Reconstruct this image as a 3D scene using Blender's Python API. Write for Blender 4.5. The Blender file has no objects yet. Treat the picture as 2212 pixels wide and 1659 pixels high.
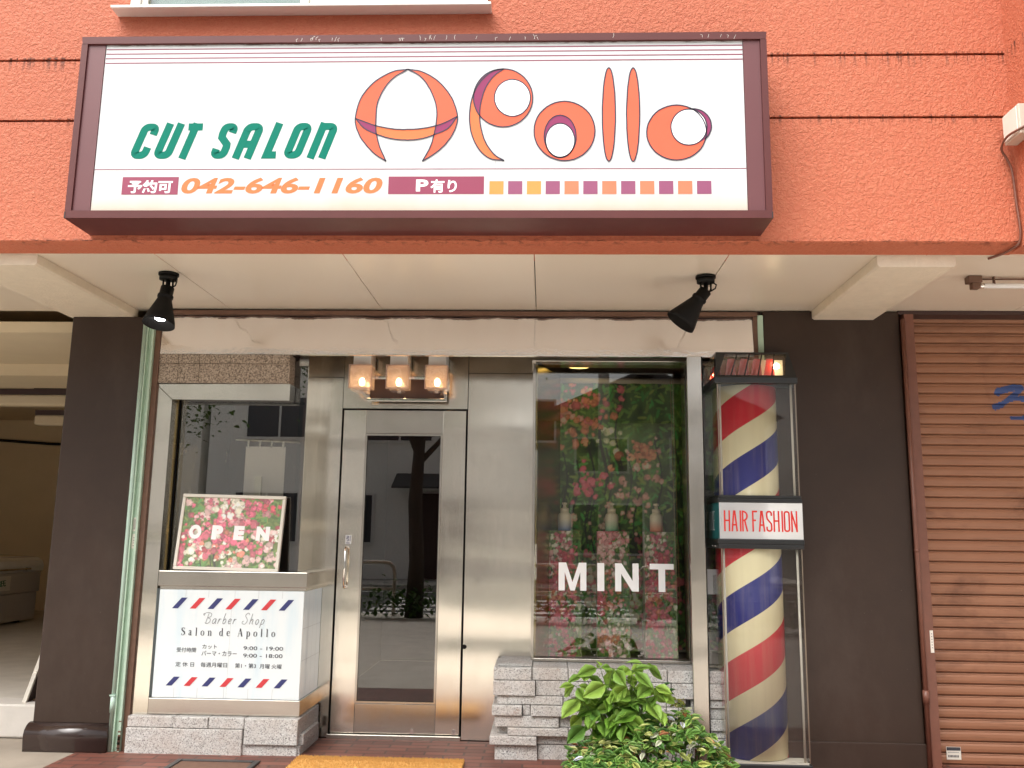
import bpy, bmesh, math, random
import numpy as np
from mathutils import Vector, Matrix
from mathutils.geometry import tessellate_polygon
R = math.radians
SC = bpy.context.scene
COL = SC.collection
random.seed(7)

# ---------------------------------------------------------------- camera
cd = bpy.data.cameras.new('camera'); cam = bpy.data.objects.new('camera', cd); COL.objects.link(cam)
yaw, pit, rol = 3.86015190e-02, 1.68948134e-01, 1.37075849e-02
fw = Vector((-math.sin(yaw)*math.cos(pit), math.cos(yaw)*math.cos(pit), math.sin(pit)))
rt0 = Vector((math.cos(yaw), math.sin(yaw), 0)); up0 = rt0.cross(fw)
rt = math.cos(rol)*rt0 + math.sin(rol)*up0; up = -math.sin(rol)*rt0 + math.cos(rol)*up0
M3 = Matrix((rt, up, -fw)).transposed()
cam.matrix_world = Matrix.Translation((0, -5.6396, 1.2152)) @ M3.to_4x4()
cd.sensor_width = 36; cd.lens = 1907.45/2212*36; cd.clip_start = .05; cd.clip_end = 500
SC.camera = cam
# ---------------------------------------------------------------- daylight: bright overcast
SUN_EL, SUN_AZ = 58, 35  # degrees; azimuth measured from straight in front of the facade
W = bpy.data.worlds.new('World'); SC.world = W; W.use_nodes = True
nt = W.node_tree; nt.nodes.clear()
sky = nt.nodes.new('ShaderNodeTexSky'); sky.sky_type = 'NISHITA'; sky.sun_disc = False
sky.sun_elevation = R(SUN_EL); sky.sun_rotation = R(180 + SUN_AZ)
sky.air_density = 1.0; sky.dust_density = 6.0; sky.ozone_density = 1.0
hs = nt.nodes.new('ShaderNodeHueSaturation'); hs.inputs['Saturation'].default_value = .15
bg = nt.nodes.new('ShaderNodeBackground'); bg.inputs['Strength'].default_value = .15
wo = nt.nodes.new('ShaderNodeOutputWorld')
nt.links.new(sky.outputs[0], hs.inputs['Color']); nt.links.new(hs.outputs[0], bg.inputs['Color']); nt.links.new(bg.outputs[0], wo.inputs[0])
sl = bpy.data.lights.new('sun', 'SUN'); sl.energy = 1.5; sl.angle = R(55); sl.color = (1, .95, .88)
so = bpy.data.objects.new('sun', sl); COL.objects.link(so)
sd = Vector((math.sin(R(SUN_AZ))*math.cos(R(SUN_EL))*-1, -math.cos(R(SUN_AZ))*math.cos(R(SUN_EL)), math.sin(R(SUN_EL))))
so.rotation_euler = sd.to_track_quat('Z', 'Y').to_euler(); so.location = (0, -8, 12)
SC.view_settings.view_transform = 'Standard'; SC.view_settings.look = 'None'
SC.view_settings.exposure = 0.97; SC.view_settings.gamma = 1.0
SC.cycles.use_denoising = True
SC.cycles.max_bounces = 14; SC.cycles.transparent_max_bounces = 24; SC.cycles.diffuse_bounces = 6
SC.cycles.glossy_bounces = 6; SC.cycles.sample_clamp_indirect = 6; SC.cycles.caustics_reflective = False

# ---------------------------------------------------------------- materials
class MT:
    def __init__(s, name):
        s.m = bpy.data.materials.new(name); s.m.use_nodes = True; s.t = s.m.node_tree
        s.b = s.t.nodes['Principled BSDF']; s.o = s.t.nodes['Material Output']
    def n(s, ty, **k):
        x = s.t.nodes.new('ShaderNode' + ty)
        for a, v in k.items():
            if hasattr(x, a): setattr(x, a, v)
            else: x.inputs[a.replace('_', ' ')].default_value = v
        return x
    def l(s, a, b): s.t.links.new(a, b)
    def coord(s, scale=(1, 1, 1)):
        tc = s.n('TexCoord'); mp = s.n('Mapping'); mp.inputs['Scale'].default_value = scale
        s.l(tc.outputs['Object'], mp.inputs[0]); return mp.outputs[0]
    def noise(s, vec, sc, det=4, rough=.55, dist=0):
        x = s.n('TexNoise'); x.inputs['Scale'].default_value = sc; x.inputs['Detail'].default_value = det
        x.inputs['Roughness'].default_value = rough; x.inputs['Distortion'].default_value = dist
        s.l(vec, x.inputs['Vector']); return x.outputs['Fac']
    def ramp(s, fac, stops):
        x = s.n('ValToRGB'); e = x.color_ramp.elements
        while len(e) < len(stops): e.new(.5)
        for i, (p, c) in enumerate(stops):
            e[i].position = p; e[i].color = (*c, 1) if len(c) == 3 else c
        s.l(fac, x.inputs[0]); return x.outputs[0]
    def mix(s, fac, a, b, mode='MIX'):
        x = s.n('Mix', data_type='RGBA', blend_type=mode)
        for v, i in ((fac, 0), (a, 6), (b, 7)):
            if isinstance(v, bpy.types.NodeSocket): s.l(v, x.inputs[i])
            elif isinstance(v, (int, float)): x.inputs[i].default_value = v
            else: x.inputs[i].default_value = (*v, 1)
        return x.outputs[2]
    def math(s, op, a, b=0.0, c=None):
        x = s.n('Math', operation=op)
        for i, v in enumerate((a, b) if c is None else (a, b, c)):
            if isinstance(v, bpy.types.NodeSocket): s.l(v, x.inputs[i])
            else: x.inputs[i].default_value = v
        return x.outputs[0]
    def bump(s, h, strength=.3, dist=.01, normal=None):
        x = s.n('Bump'); x.inputs['Strength'].default_value = strength; x.inputs['Distance'].default_value = dist
        s.l(h, x.inputs['Height'])
        if normal is not None: s.l(normal, x.inputs['Normal'])
        s.l(x.outputs[0], s.b.inputs['Normal']); return x.outputs[0]
    def base(s, c):
        if isinstance(c, bpy.types.NodeSocket): s.l(c, s.b.inputs['Base Color'])
        else: s.b.inputs['Base Color'].default_value = (*c, 1)
    def set(s, **k):
        for a, v in k.items():
            i = s.b.inputs[a.replace('_', ' ')]
            if isinstance(v, bpy.types.NodeSocket): s.l(v, i)
            else: i.default_value = v
        return s
M = {}
def plain(name, col, rough=.5, metal=0.0, var=.12, vs=6.0, coat=0.0, bump=0.0, bs=60.0, spec=.5):
    t = MT(name); v = t.coord()
    f = t.noise(v, vs, 5, .6)
    t.base(t.mix(f, tuple(c*(1-var) for c in col), tuple(min(1, c*(1+var)) for c in col)))
    f2 = t.noise(v, vs*3, 4, .6)
    t.set(Metallic=metal, Coat_Weight=coat, Coat_Roughness=.08, Specular_IOR_Level=spec)
    t.l(t.math('MULTIPLY_ADD', f2, .3*rough, rough*.85), t.b.inputs['Roughness'])
    if bump: t.bump(t.noise(v, bs, 3, .6), bump, .004)
    M[name] = t.m; return t

# orange sprayed stucco, with drip stains below the joints
t = MT('orange_stucco'); v = t.coord()
n1 = t.noise(v, 62, 4, .60, .6); n2 = t.noise(v, 130, 3, .6); n3 = t.noise(v, 1.3, 4, .6)
base = t.mix(n3, (.46, .118, .060), (.54, .155, .082))
hi = t.mix(t.math('MULTIPLY', t.math('SUBTRACT', n1, .42), 1.6), base, (.61, .24, .13)); base = t.mix(.6, base, hi)
sx = t.n('SeparateXYZ'); tc = t.n('TexCoord'); t.l(tc.outputs['Object'], sx.inputs[0])
stv = t.coord((48, 48, 1.5)); st = t.noise(stv, 1.0, 4, .7)
streak = t.ramp(st, [(.53, (0, 0, 0)), (.60, (1, 1, 1))])
tot = None
for zg, ln in ((3.214, .045), (3.540, .075)):
    d = t.math('SUBTRACT', zg, sx.outputs['Z'])
    k = t.math('MULTIPLY', t.math('GREATER_THAN', d, -.012), t.math('MAXIMUM', t.math('SUBTRACT', 1.0, t.math('DIVIDE', t.math('ABSOLUTE', d), ln)), 0))
    tot = k if tot is None else t.math('ADD', tot, k)
low = t.noise(t.coord((7, 7, 30)), 3.0, 5, .7)
d = t.math('MAXIMUM', t.math('SUBTRACT', 1.0, t.math('DIVIDE', t.math('ABSOLUTE', t.math('SUBTRACT', sx.outputs['Z'], 2.592)), .016)), 0)
grime = t.math('MULTIPLY', d, t.ramp(low, [(.53, (0, 0, 0)), (.60, (1, 1, 1))]))
fac = t.math('MINIMUM', t.math('ADD', t.math('MULTIPLY', t.math('MULTIPLY', tot, streak), .95), t.math('MULTIPLY', grime, .8)), .9)
base = t.mix(fac, base, (.07, .022, .012))
t.base(base); t.set(Roughness=.62, Specular_IOR_Level=.35)
t.bump(t.math('ADD', n1, t.math('MULTIPLY', n2, .3)), .9, .014)
M['stucco'] = t.m

def steel(name, col=(.66, .60, .51), rough=.2, wave=.35):
    t = MT(name)
    t.base(t.mix(t.noise(t.coord((1, 1, 1)), 2.5, 4, .6), tuple(c*.90 for c in col), col))
    fine = t.noise(t.coord((420, 420, 4)), 1.0, 2, .5)
    big = t.noise(t.coord((.30, .30, 1.9)), 1.3, 1, .4, .4)
    dent = t.noise(t.coord((.8, .8, 1)), 1.6, 1, .5, .3)
    smear = t.noise(t.coord((3, 3, 1)), 4, 5, .65)
    t.l(t.math('MULTIPLY_ADD', smear, .14, rough-.07), t.b.inputs['Roughness'])
    t.set(Metallic=1.0)
    b1 = t.n('Bump'); b1.inputs['Strength'].default_value = wave; b1.inputs['Distance'].default_value = .045; t.l(t.math('ADD', big, t.math('MULTIPLY', dent, .25)), b1.inputs['Height'])
    t.bump(fine, .09, .0012, b1.outputs[0])
    M[name] = t.m
steel('steel', (.90, .85, .75), .18, .36); steel('steel_dull', (.62, .58, .52), .24, .3); steel('steel_dark', (.33, .27, .215), .32, .2); steel('chrome', (.88, .85, .80), .07, .05); steel('gold_steel', (.46, .36, .18), .25, .4)

# wrinkled glossy fascia film
t = MT('fascia'); v = t.coord()
sx = t.n('SeparateXYZ'); tc = t.n('TexCoord'); t.l(tc.outputs['Object'], sx.inputs[0])
edge = t.math('MAXIMUM', t.math('SUBTRACT', 1.0, t.math('DIVIDE', t.math('SUBTRACT', sx.outputs['Z'], 2.277), .06)), 0.0)
edge2 = t.math('MAXIMUM', t.math('SUBTRACT', 1.0, t.math('DIVIDE', t.math('SUBTRACT', 2.515, sx.outputs['Z']), .05)), 0.0)
wr = t.noise(t.coord((1, 1, 2.2)), 26, 4, .6, .5)
wr2 = t.noise(t.coord((1, 1, 1.3)), 3, 3, .5)
h = t.math('ADD', t.math('MULTIPLY', wr, t.math('ADD', t.math('MULTIPLY_ADD', edge, .9, .05), t.math('MULTIPLY', edge2, .4))), t.math('MULTIPLY', wr2, .18))
t.base(t.mix(t.noise(v, 5, 5, .7), (.93, .91, .91), (.98, .97, .97))); t.set(Metallic=.93, Roughness=.03, Specular_IOR_Level=.9)
t.bump(h, .35, .02); M['fascia'] = t.m

def glass(name, tint=(.93, .95, .93), f0=.045, rough=0.0, gcol=(1, 1, 1)):
    t = MT(name); t.t.nodes.remove(t.b)
    g = t.n('NewGeometry'); dt = t.n('VectorMath', operation='DOT_PRODUCT')
    t.l(g.outputs['Normal'], dt.inputs[0]); t.l(g.outputs['Incoming'], dt.inputs[1])
    c = t.math('ABSOLUTE', dt.outputs['Value'])
    f = t.math('MULTIPLY_ADD', t.math('POWER', t.math('SUBTRACT', 1.0, c), 5.0), 1-f0, f0)
    tr = t.n('BsdfTransparent'); tr.inputs[0].default_value = (*tint, 1)
    gl = t.n('BsdfGlossy'); gl.inputs['Roughness'].default_value = rough; gl.inputs[0].default_value = (*gcol, 1)
    mx = t.n('MixShader'); t.l(f, mx.inputs[0]); t.l(tr.outputs[0], mx.inputs[1]); t.l(gl.outputs[0], mx.inputs[2])
    t.l(mx.outputs[0], t.o.inputs[0]); M[name] = t.m
glass('glass'); glass('glass_dark', (.60, .57, .52), .10); glass('glass_shop', (.90, .90, .86), .075); glass('glass_showcase', (.88, .88, .84), .13); glass('glass_case', (.96, .97, .97), .02)

plain('soffit', (.75, .66, .54), .30, var=.03, vs=1.6, spec=.55)
plain('soffit_rough', (.70, .61, .48), .85, var=.12, vs=14, bump=.9, bs=75)
plain('cream_wall', (.56, .43, .26), .8, var=.1, vs=3)
plain('cream_light', (.62, .52, .36), .8, var=.08, vs=3)
t = plain('column_paint', (.040, .024, .017), .45, var=.30, vs=3.2, bump=.25, bs=28, spec=.32)
v = t.coord(); sp_ = t.noise(v, 55, 3, .7); pt = t.noise(t.coord((1, 1, .5)), 1.6, 5, .7)
old = t.b.inputs['Base Color'].links[0].from_socket
c = t.mix(t.ramp(pt, [(.48, (0, 0, 0)), (.62, (.45, .45, .45))]), old, (.062, .043, .034))
t.base(t.mix(t.ramp(sp_, [(.72, (0, 0, 0)), (.76, (.5, .5, .5))]), c, (.16, .13, .11)))
plain('column_gloss', (.034, .021, .018), .13, var=.15, vs=5, bump=.10, bs=18, spec=.6)
plain('green_paint', (.42, .56, .44), .5, var=.14, vs=20, bump=.1)
plain('green_pipe', (.46, .62, .53), .45, var=.1, vs=14)
plain('rust_brown', (.14, .072, .045), .6, var=.4, vs=20)
plain('black_metal', (.005, .0045, .004), .6, var=.2, spec=.2)
plain('black_frame', (.018, .019, .020), .32, var=.15, vs=12)
plain('sign_frame', (.10, .028, .027), .42, var=.2, vs=3, bump=.03, bs=20, spec=.3)
plain('sign_frame_side', (.125, .038, .042), .42, var=.08, vs=3)
plain('white_paint', (.80, .79, .76), .35, var=.04)
plain('off_white', (.72, .68, .60), .45, var=.06)
plain('white_vinyl', (.90, .90, .90), .4, var=.02)
plain('ink', (.045, .045, .055), .5, var=.05); plain('seam_grey', (.45, .47, .47), .5); plain('ink_soft', (.17, .17, .18), .5, var=.05)
plain('navy', (.035, .042, .16), .4, var=.08, vs=30); plain('red', (.60, .045, .055), .4, var=.1, vs=30)
plain('letter_green', (.0, .165, .115), .55, var=.08, vs=8, spec=.12)
plain('letter_orange', (.74, .135, .075), .55, spec=.15, var=.08, vs=5); plain('letter_amber', (.78, .19, .075), .55, spec=.15, var=.08, vs=5)
plain('letter_purple', (.26, .045, .12), .55, spec=.15, var=.08, vs=5); plain('letter_line', (.022, .012, .035), .4)
plain('sign_maroon', (.25, .035, .08), .35, var=.1, vs=4); plain('rule_purple', (.22, .04, .075), .4)
plain('sq_amber', (.80, .27, .06), .35); plain('sq_mauve', (.26, .065, .14), .35, var=.15); plain('sq_coral', (.78, .18, .09), .35, var=.15)
plain('letter_red', (.70, .030, .020), .35, var=.05)
plain('teal', (.02, .155, .165), .3, var=.1)
plain('cabinet', (.46, .43, .40), .35, var=.1, vs=4); plain('cabinet_lid', (.70, .69, .67), .2, coat=.5)
plain('concrete', (.56, .52, .46), .85, var=.22, vs=5, bump=.3, bs=40)
plain('concrete_old', (.30, .255, .205), .85, var=.3, vs=4, bump=.3, bs=40); plain('step_white', (.62, .58, .53), .7, var=.12, vs=9, bump=.2)
plain('bag_green', (.02, .10, .05), .4, var=.3, vs=12); plain('bag_blue', (.03, .05, .16), .35, var=.3, vs=12)
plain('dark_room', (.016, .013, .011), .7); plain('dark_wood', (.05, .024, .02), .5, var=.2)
plain('asphalt', (.075, .073, .07), .9, var=.25, vs=20, bump=.4, bs=120)
plain('road_line', (.75, .74, .70), .7, var=.1); plain('kerb', (.40, .38, .35), .85, var=.15)
plain('opp_white', (.88, .87, .83), .8, var=.07, vs=1.5); plain('opp_grey', (.42, .41, .38), .8, var=.1, vs=1.5)
plain('opp_roof', (.06, .055, .055), .7); plain('opp_window', (.05, .055, .065), .12); plain('bark', (.06, .045, .035), .9, var=.3, vs=20, bump=.6)
plain('plastic_beige', (.55, .50, .42), .45); plain('screen_white', (.80, .75, .74), .8, var=.02)
plain('bottle_cream', (.74, .66, .52), .35, var=.04); plain('box_edge', (.42, .38, .30), .6); plain('soil', (.03, .02, .014), .95, var=.4, vs=40)
plain('green_text', (.02, .16, .08), .6); plain('terracotta', (.28, .11, .06), .8, var=.15); plain('pipe_brown', (.17, .068, .045), .38, var=.25, vs=18)
glass('glass_lamp', (.97, .93, .91), .06); plain('edge_pink', (.50, .36, .32), .2); plain('stem_green', (.09, .15, .03), .6); plain('bead', (.33, .24, .10), .3, metal=.9)
plain('clear_plastic', (.75, .72, .68), .3)

# granite
t = MT('granite'); v = t.coord()
vo = t.n('TexVoronoi'); vo.inputs['Scale'].default_value = 240; t.l(v, vo.inputs['Vector'])
sp = t.n('SeparateColor'); t.l(vo.outputs['Color'], sp.inputs[0])
g = t.ramp(sp.outputs[0], [(0, (.17, .165, .16)), (.14, (.24, .235, .23)), (.20, (.50, .49, .47)), (.7, (.60, .59, .565)), (1, (.72, .71, .69))])
big = t.noise(v, 4.5, 4, .6)
g = t.mix(t.ramp(big, [(.40, (0, 0, 0)), (.66, (.4, .4, .4))]), g, (.46, .36, .30))
rs = t.noise(v, 15, 5, .7); g = t.mix(t.ramp(rs, [(.62, (0, 0, 0)), (.72, (.5, .5, .5))]), g, (.34, .19, .12))
t.base(g); t.set(Roughness=.75)
t.bump(t.math('ADD', t.noise(v, 24, 5, .65), t.math('MULTIPLY', sp.outputs[1], .16)), .8, .012); M['granite'] = t.m
# brown speckled polished granite of the lintel
t = MT('granite_brown'); v = t.coord()
n = t.noise(v, 105, 3, .7, .3)
t.base(t.ramp(n, [(.36, (.075, .055, .04)), (.47, (.27, .21, .16)), (.58, (.44, .36, .28)), (.75, (.56, .48, .39))])); t.set(Roughness=.55)
t.bump(t.noise(v, 40, 4, .6), .3, .004); M['granite_brown'] = t.m

# brick paving
t = MT('paving'); v = t.coord()
br = t.n('TexBrick'); t.l(v, br.inputs['Vector'])
br.inputs['Color1'].default_value = (.115, .034, .024, 1); br.inputs['Color2'].default_value = (.25, .088, .060, 1); br.inputs['Mortar'].default_value = (.06, .034, .026, 1)
br.inputs['Scale'].default_value = 1.0; br.inputs['Brick Width'].default_value = .225; br.inputs['Row Height'].default_value = .075
br.inputs['Mortar Size'].default_value = .007; br.inputs['Mortar Smooth'].default_value = .3; br.inputs['Bias'].default_value = .1
d1 = t.noise(v, 5, 5, .65); c = t.mix(t.ramp(d1, [(.45, (0, 0, 0)), (.8, (.6, .6, .6))]), br.outputs[0], (.15, .095, .07))
c = t.mix(t.math('MULTIPLY', t.noise(v, 60, 3, .6), .5), c, (.10, .04, .03)); t.base(c); t.set(Roughness=.55)
t.bump(t.math('SUBTRACT', t.math('MULTIPLY', t.noise(v, 30, 4, .6), .3), br.outputs['Fac']), .6, .004); M['paving'] = t.m

# coir mat
t = MT('coir'); v = t.coord(); n = t.noise(v, 160, 4, .7)
t.base(t.mix(n, (.62, .27, .05), (1.0, .62, .20))); t.set(Roughness=.95); t.bump(n, 1.0, .012); M['coir'] = t.m

# roller shutter paint, worn in horizontal streaks
t = MT('shutter'); v = t.coord()
n = t.noise(v, 2.2, 4, .6); c = t.mix(n, (.255, .108, .056), (.36, .172, .096))
sk = t.noise(t.coord((.8, .8, 75)), 2.2, 4, .7)
c = t.mix(t.ramp(sk, [(.60, (0, 0, 0)), (.68, (.8, .8, .8))]), c, (.085, .045, .025))
soot = t.ramp(t.noise(t.coord((.9, .9, 1.4)), 1.7, 5, .68, .4), [(.54, (0, 0, 0)), (.70, (.7, .7, .7))])
c = t.mix(soot, c, (.10, .036, .018))
t.base(c); t.set(Roughness=.45); t.bump(sk, .15, .003); M['shutter'] = t.m
plain('shutter_blue', (.035, .075, .24), .5, var=.25, vs=25)

# barber pole helix: red, cream, blue, cream
POLE = (1.180, -.385)
t = MT('helix'); tc = t.n('TexCoord'); sx = t.n('SeparateXYZ'); t.l(tc.outputs['Object'], sx.inputs[0])
th = t.math('ARCTAN2', sx.outputs['X'], t.math('MULTIPLY', sx.outputs['Y'], -1.0))
L = .722
u = t.math('FRACT', t.math('DIVIDE', t.math('SUBTRACT', t.math('SUBTRACT', 2.085, sx.outputs['Z']), t.math('MULTIPLY', th, -L/(2*math.pi))), L))
rp = t.n('ValToRGB'); rp.color_ramp.interpolation = 'CONSTANT'; e = rp.color_ramp.elements
cream, red_, blu = (.86, .76, .49, 1), (.68, .045, .06, 1), (.032, .037, .21, 1)
while len(e) < 4: e.new(.5)
for i, (p, c) in enumerate(((0, red_), (.285, cream), (.51, blu), (.785, cream))): e[i].position = p; e[i].color = c
t.l(u, rp.inputs[0])
strk = t.noise(t.coord((30, 30, 1.5)), 1, 3, .6)
t.base(t.mix(t.math('MULTIPLY', t.math('SUBTRACT', strk, .45), .5), rp.outputs[0], (.55, .45, .28))); t.set(Roughness=.3, Specular_IOR_Level=.3, Coat_Weight=.35, Coat_Roughness=.03); M['helix'] = t.m

def vcol(name, rough=.55, trans=0.0, bump=0.0):
    t = MT(name); a = t.n('Attribute'); a.attribute_name = 'Col'
    n = t.noise(t.coord(), 40, 3, .6)
    t.base(t.mix(t.math('MULTIPLY', n, .25), a.outputs['Color'], (.02, .03, .01)) if trans else a.outputs['Color']); t.set(Roughness=rough)
    if trans:
        tl = t.n('BsdfTranslucent'); t.l(a.outputs['Color'], tl.inputs[0]); mx = t.n('MixShader'); mx.inputs[0].default_value = trans
        t.l(t.b.outputs[0], mx.inputs[1]); t.l(tl.outputs[0], mx.inputs[2]); t.l(mx.outputs[0], t.o.inputs[0])
    if bump: t.bump(n, bump, .003)
    M[name] = t.m
vcol('print'); vcol('leaf', .52, .28, .3)

def emit(name, col, st):
    t = MT(name); t.base(col); t.b.inputs['Emission Color'].default_value = (*col, 1); t.b.inputs['Emission Strength'].default_value = st; M[name] = t.m
emit('bulb', (1, .70, .36), 15); emit('led', (.95, .97, 1), 30); emit('downlight', (1, .72, .25), 2.2); emit('pole_bulb', (1, .80, .45), 28)
emit('pole_red', (1, .12, .02), 1.6)
# frosted lamp glass
t = MT('frosted'); t.t.nodes.remove(t.b)
tl = t.n('BsdfTranslucent'); tl.inputs[0].default_value = (.72, .58, .50, 1); df = t.n('BsdfDiffuse'); df.inputs[0].default_value = (.80, .68, .62, 1)
tr = t.n('BsdfTransparent'); tr.inputs[0].default_value = (1, .93, .88, 1); gl = t.n('BsdfGlossy'); gl.inputs['Roughness'].default_value = .12
m1 = t.n('MixShader'); m1.inputs[0].default_value = .62; t.l(tl.outputs[0], m1.inputs[1]); t.l(df.outputs[0], m1.inputs[2])
m2 = t.n('MixShader'); m2.inputs[0].default_value = .42; t.l(m1.outputs[0], m2.inputs[1]); t.l(tr.outputs[0], m2.inputs[2])
m3 = t.n('MixShader'); m3.inputs[0].default_value = .07; t.l(m2.outputs[0], m3.inputs[1]); t.l(gl.outputs[0], m3.inputs[2]); t.l(m3.outputs[0], t.o.inputs[0]); M['frosted'] = t.m
# translucent red lens of the pole cap
t = MT('lens_red'); t.t.nodes.remove(t.b)
tr = t.n('BsdfTransparent'); tr.inputs[0].default_value = (.95, .16, .12, 1); df = t.n('BsdfDiffuse'); df.inputs[0].default_value = (.60, .08, .07, 1); gl = t.n('BsdfGlossy'); gl.inputs['Roughness'].default_value = .05
m1 = t.n('MixShader'); m1.inputs[0].default_value = .45; t.l(tr.outputs[0], m1.inputs[1]); t.l(df.outputs[0], m1.inputs[2])
m2 = t.n('MixShader'); m2.inputs[0].default_value = .08; t.l(m1.outputs[0], m2.inputs[1]); t.l(gl.outputs[0], m2.inputs[2]); t.l(m2.outputs[0], t.o.inputs[0]); M['lens_red'] = t.m
# acrylic sign face, yellowed along the lower edge
t = MT('sign_face'); sx = t.n('SeparateXYZ'); tc = t.n('TexCoord'); t.l(tc.outputs['Object'], sx.inputs[0])
dz = t.math('SUBTRACT', t.math('ADD', sx.outputs['Z'], t.math('MULTIPLY', t.noise(t.coord((1.5, 1, 1)), 3, 4, .6), .08)), .072)
t.base(t.mix(t.ramp(dz, [(0, (1, 1, 1)), (.12, (0, 0, 0))]), (.60, .61, .615), (.56, .47, .37))); old = t.b.inputs['Base Color'].links[0].from_socket
up_ = t.math('SUBTRACT', 1.0, t.math('DIVIDE', t.math('SUBTRACT', .866, sx.outputs['Z']), .012)); nz_ = t.noise(t.coord((1, 1, 6)), 9, 5, .7)
mk = t.math('MULTIPLY', t.math('MAXIMUM', up_, 0.0), t.ramp(nz_, [(.47, (0, 0, 0)), (.58, (1, 1, 1))]))
t.base(t.mix(t.math('MINIMUM', mk, .85), old, (.10, .07, .05))); t.set(Roughness=.22, Coat_Weight=.25); M['sign_face'] = t.m
# board of the opening hours: pale boards with a bluish weathering
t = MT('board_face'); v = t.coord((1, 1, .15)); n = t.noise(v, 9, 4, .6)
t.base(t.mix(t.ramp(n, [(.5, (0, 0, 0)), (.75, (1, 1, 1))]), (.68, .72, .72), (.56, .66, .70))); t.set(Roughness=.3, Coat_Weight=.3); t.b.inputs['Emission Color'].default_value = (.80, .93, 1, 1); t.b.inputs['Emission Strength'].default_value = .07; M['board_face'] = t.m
# polished panel behind HAIR FASHION
t = MT('mirror_panel'); v = t.coord(); t.base((.86, .87, .88)); t.set(Metallic=.45, Roughness=.06); t.bump(t.noise(v, 5, 2, .5, .8), .05, .01); M['mirror'] = t.m
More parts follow.
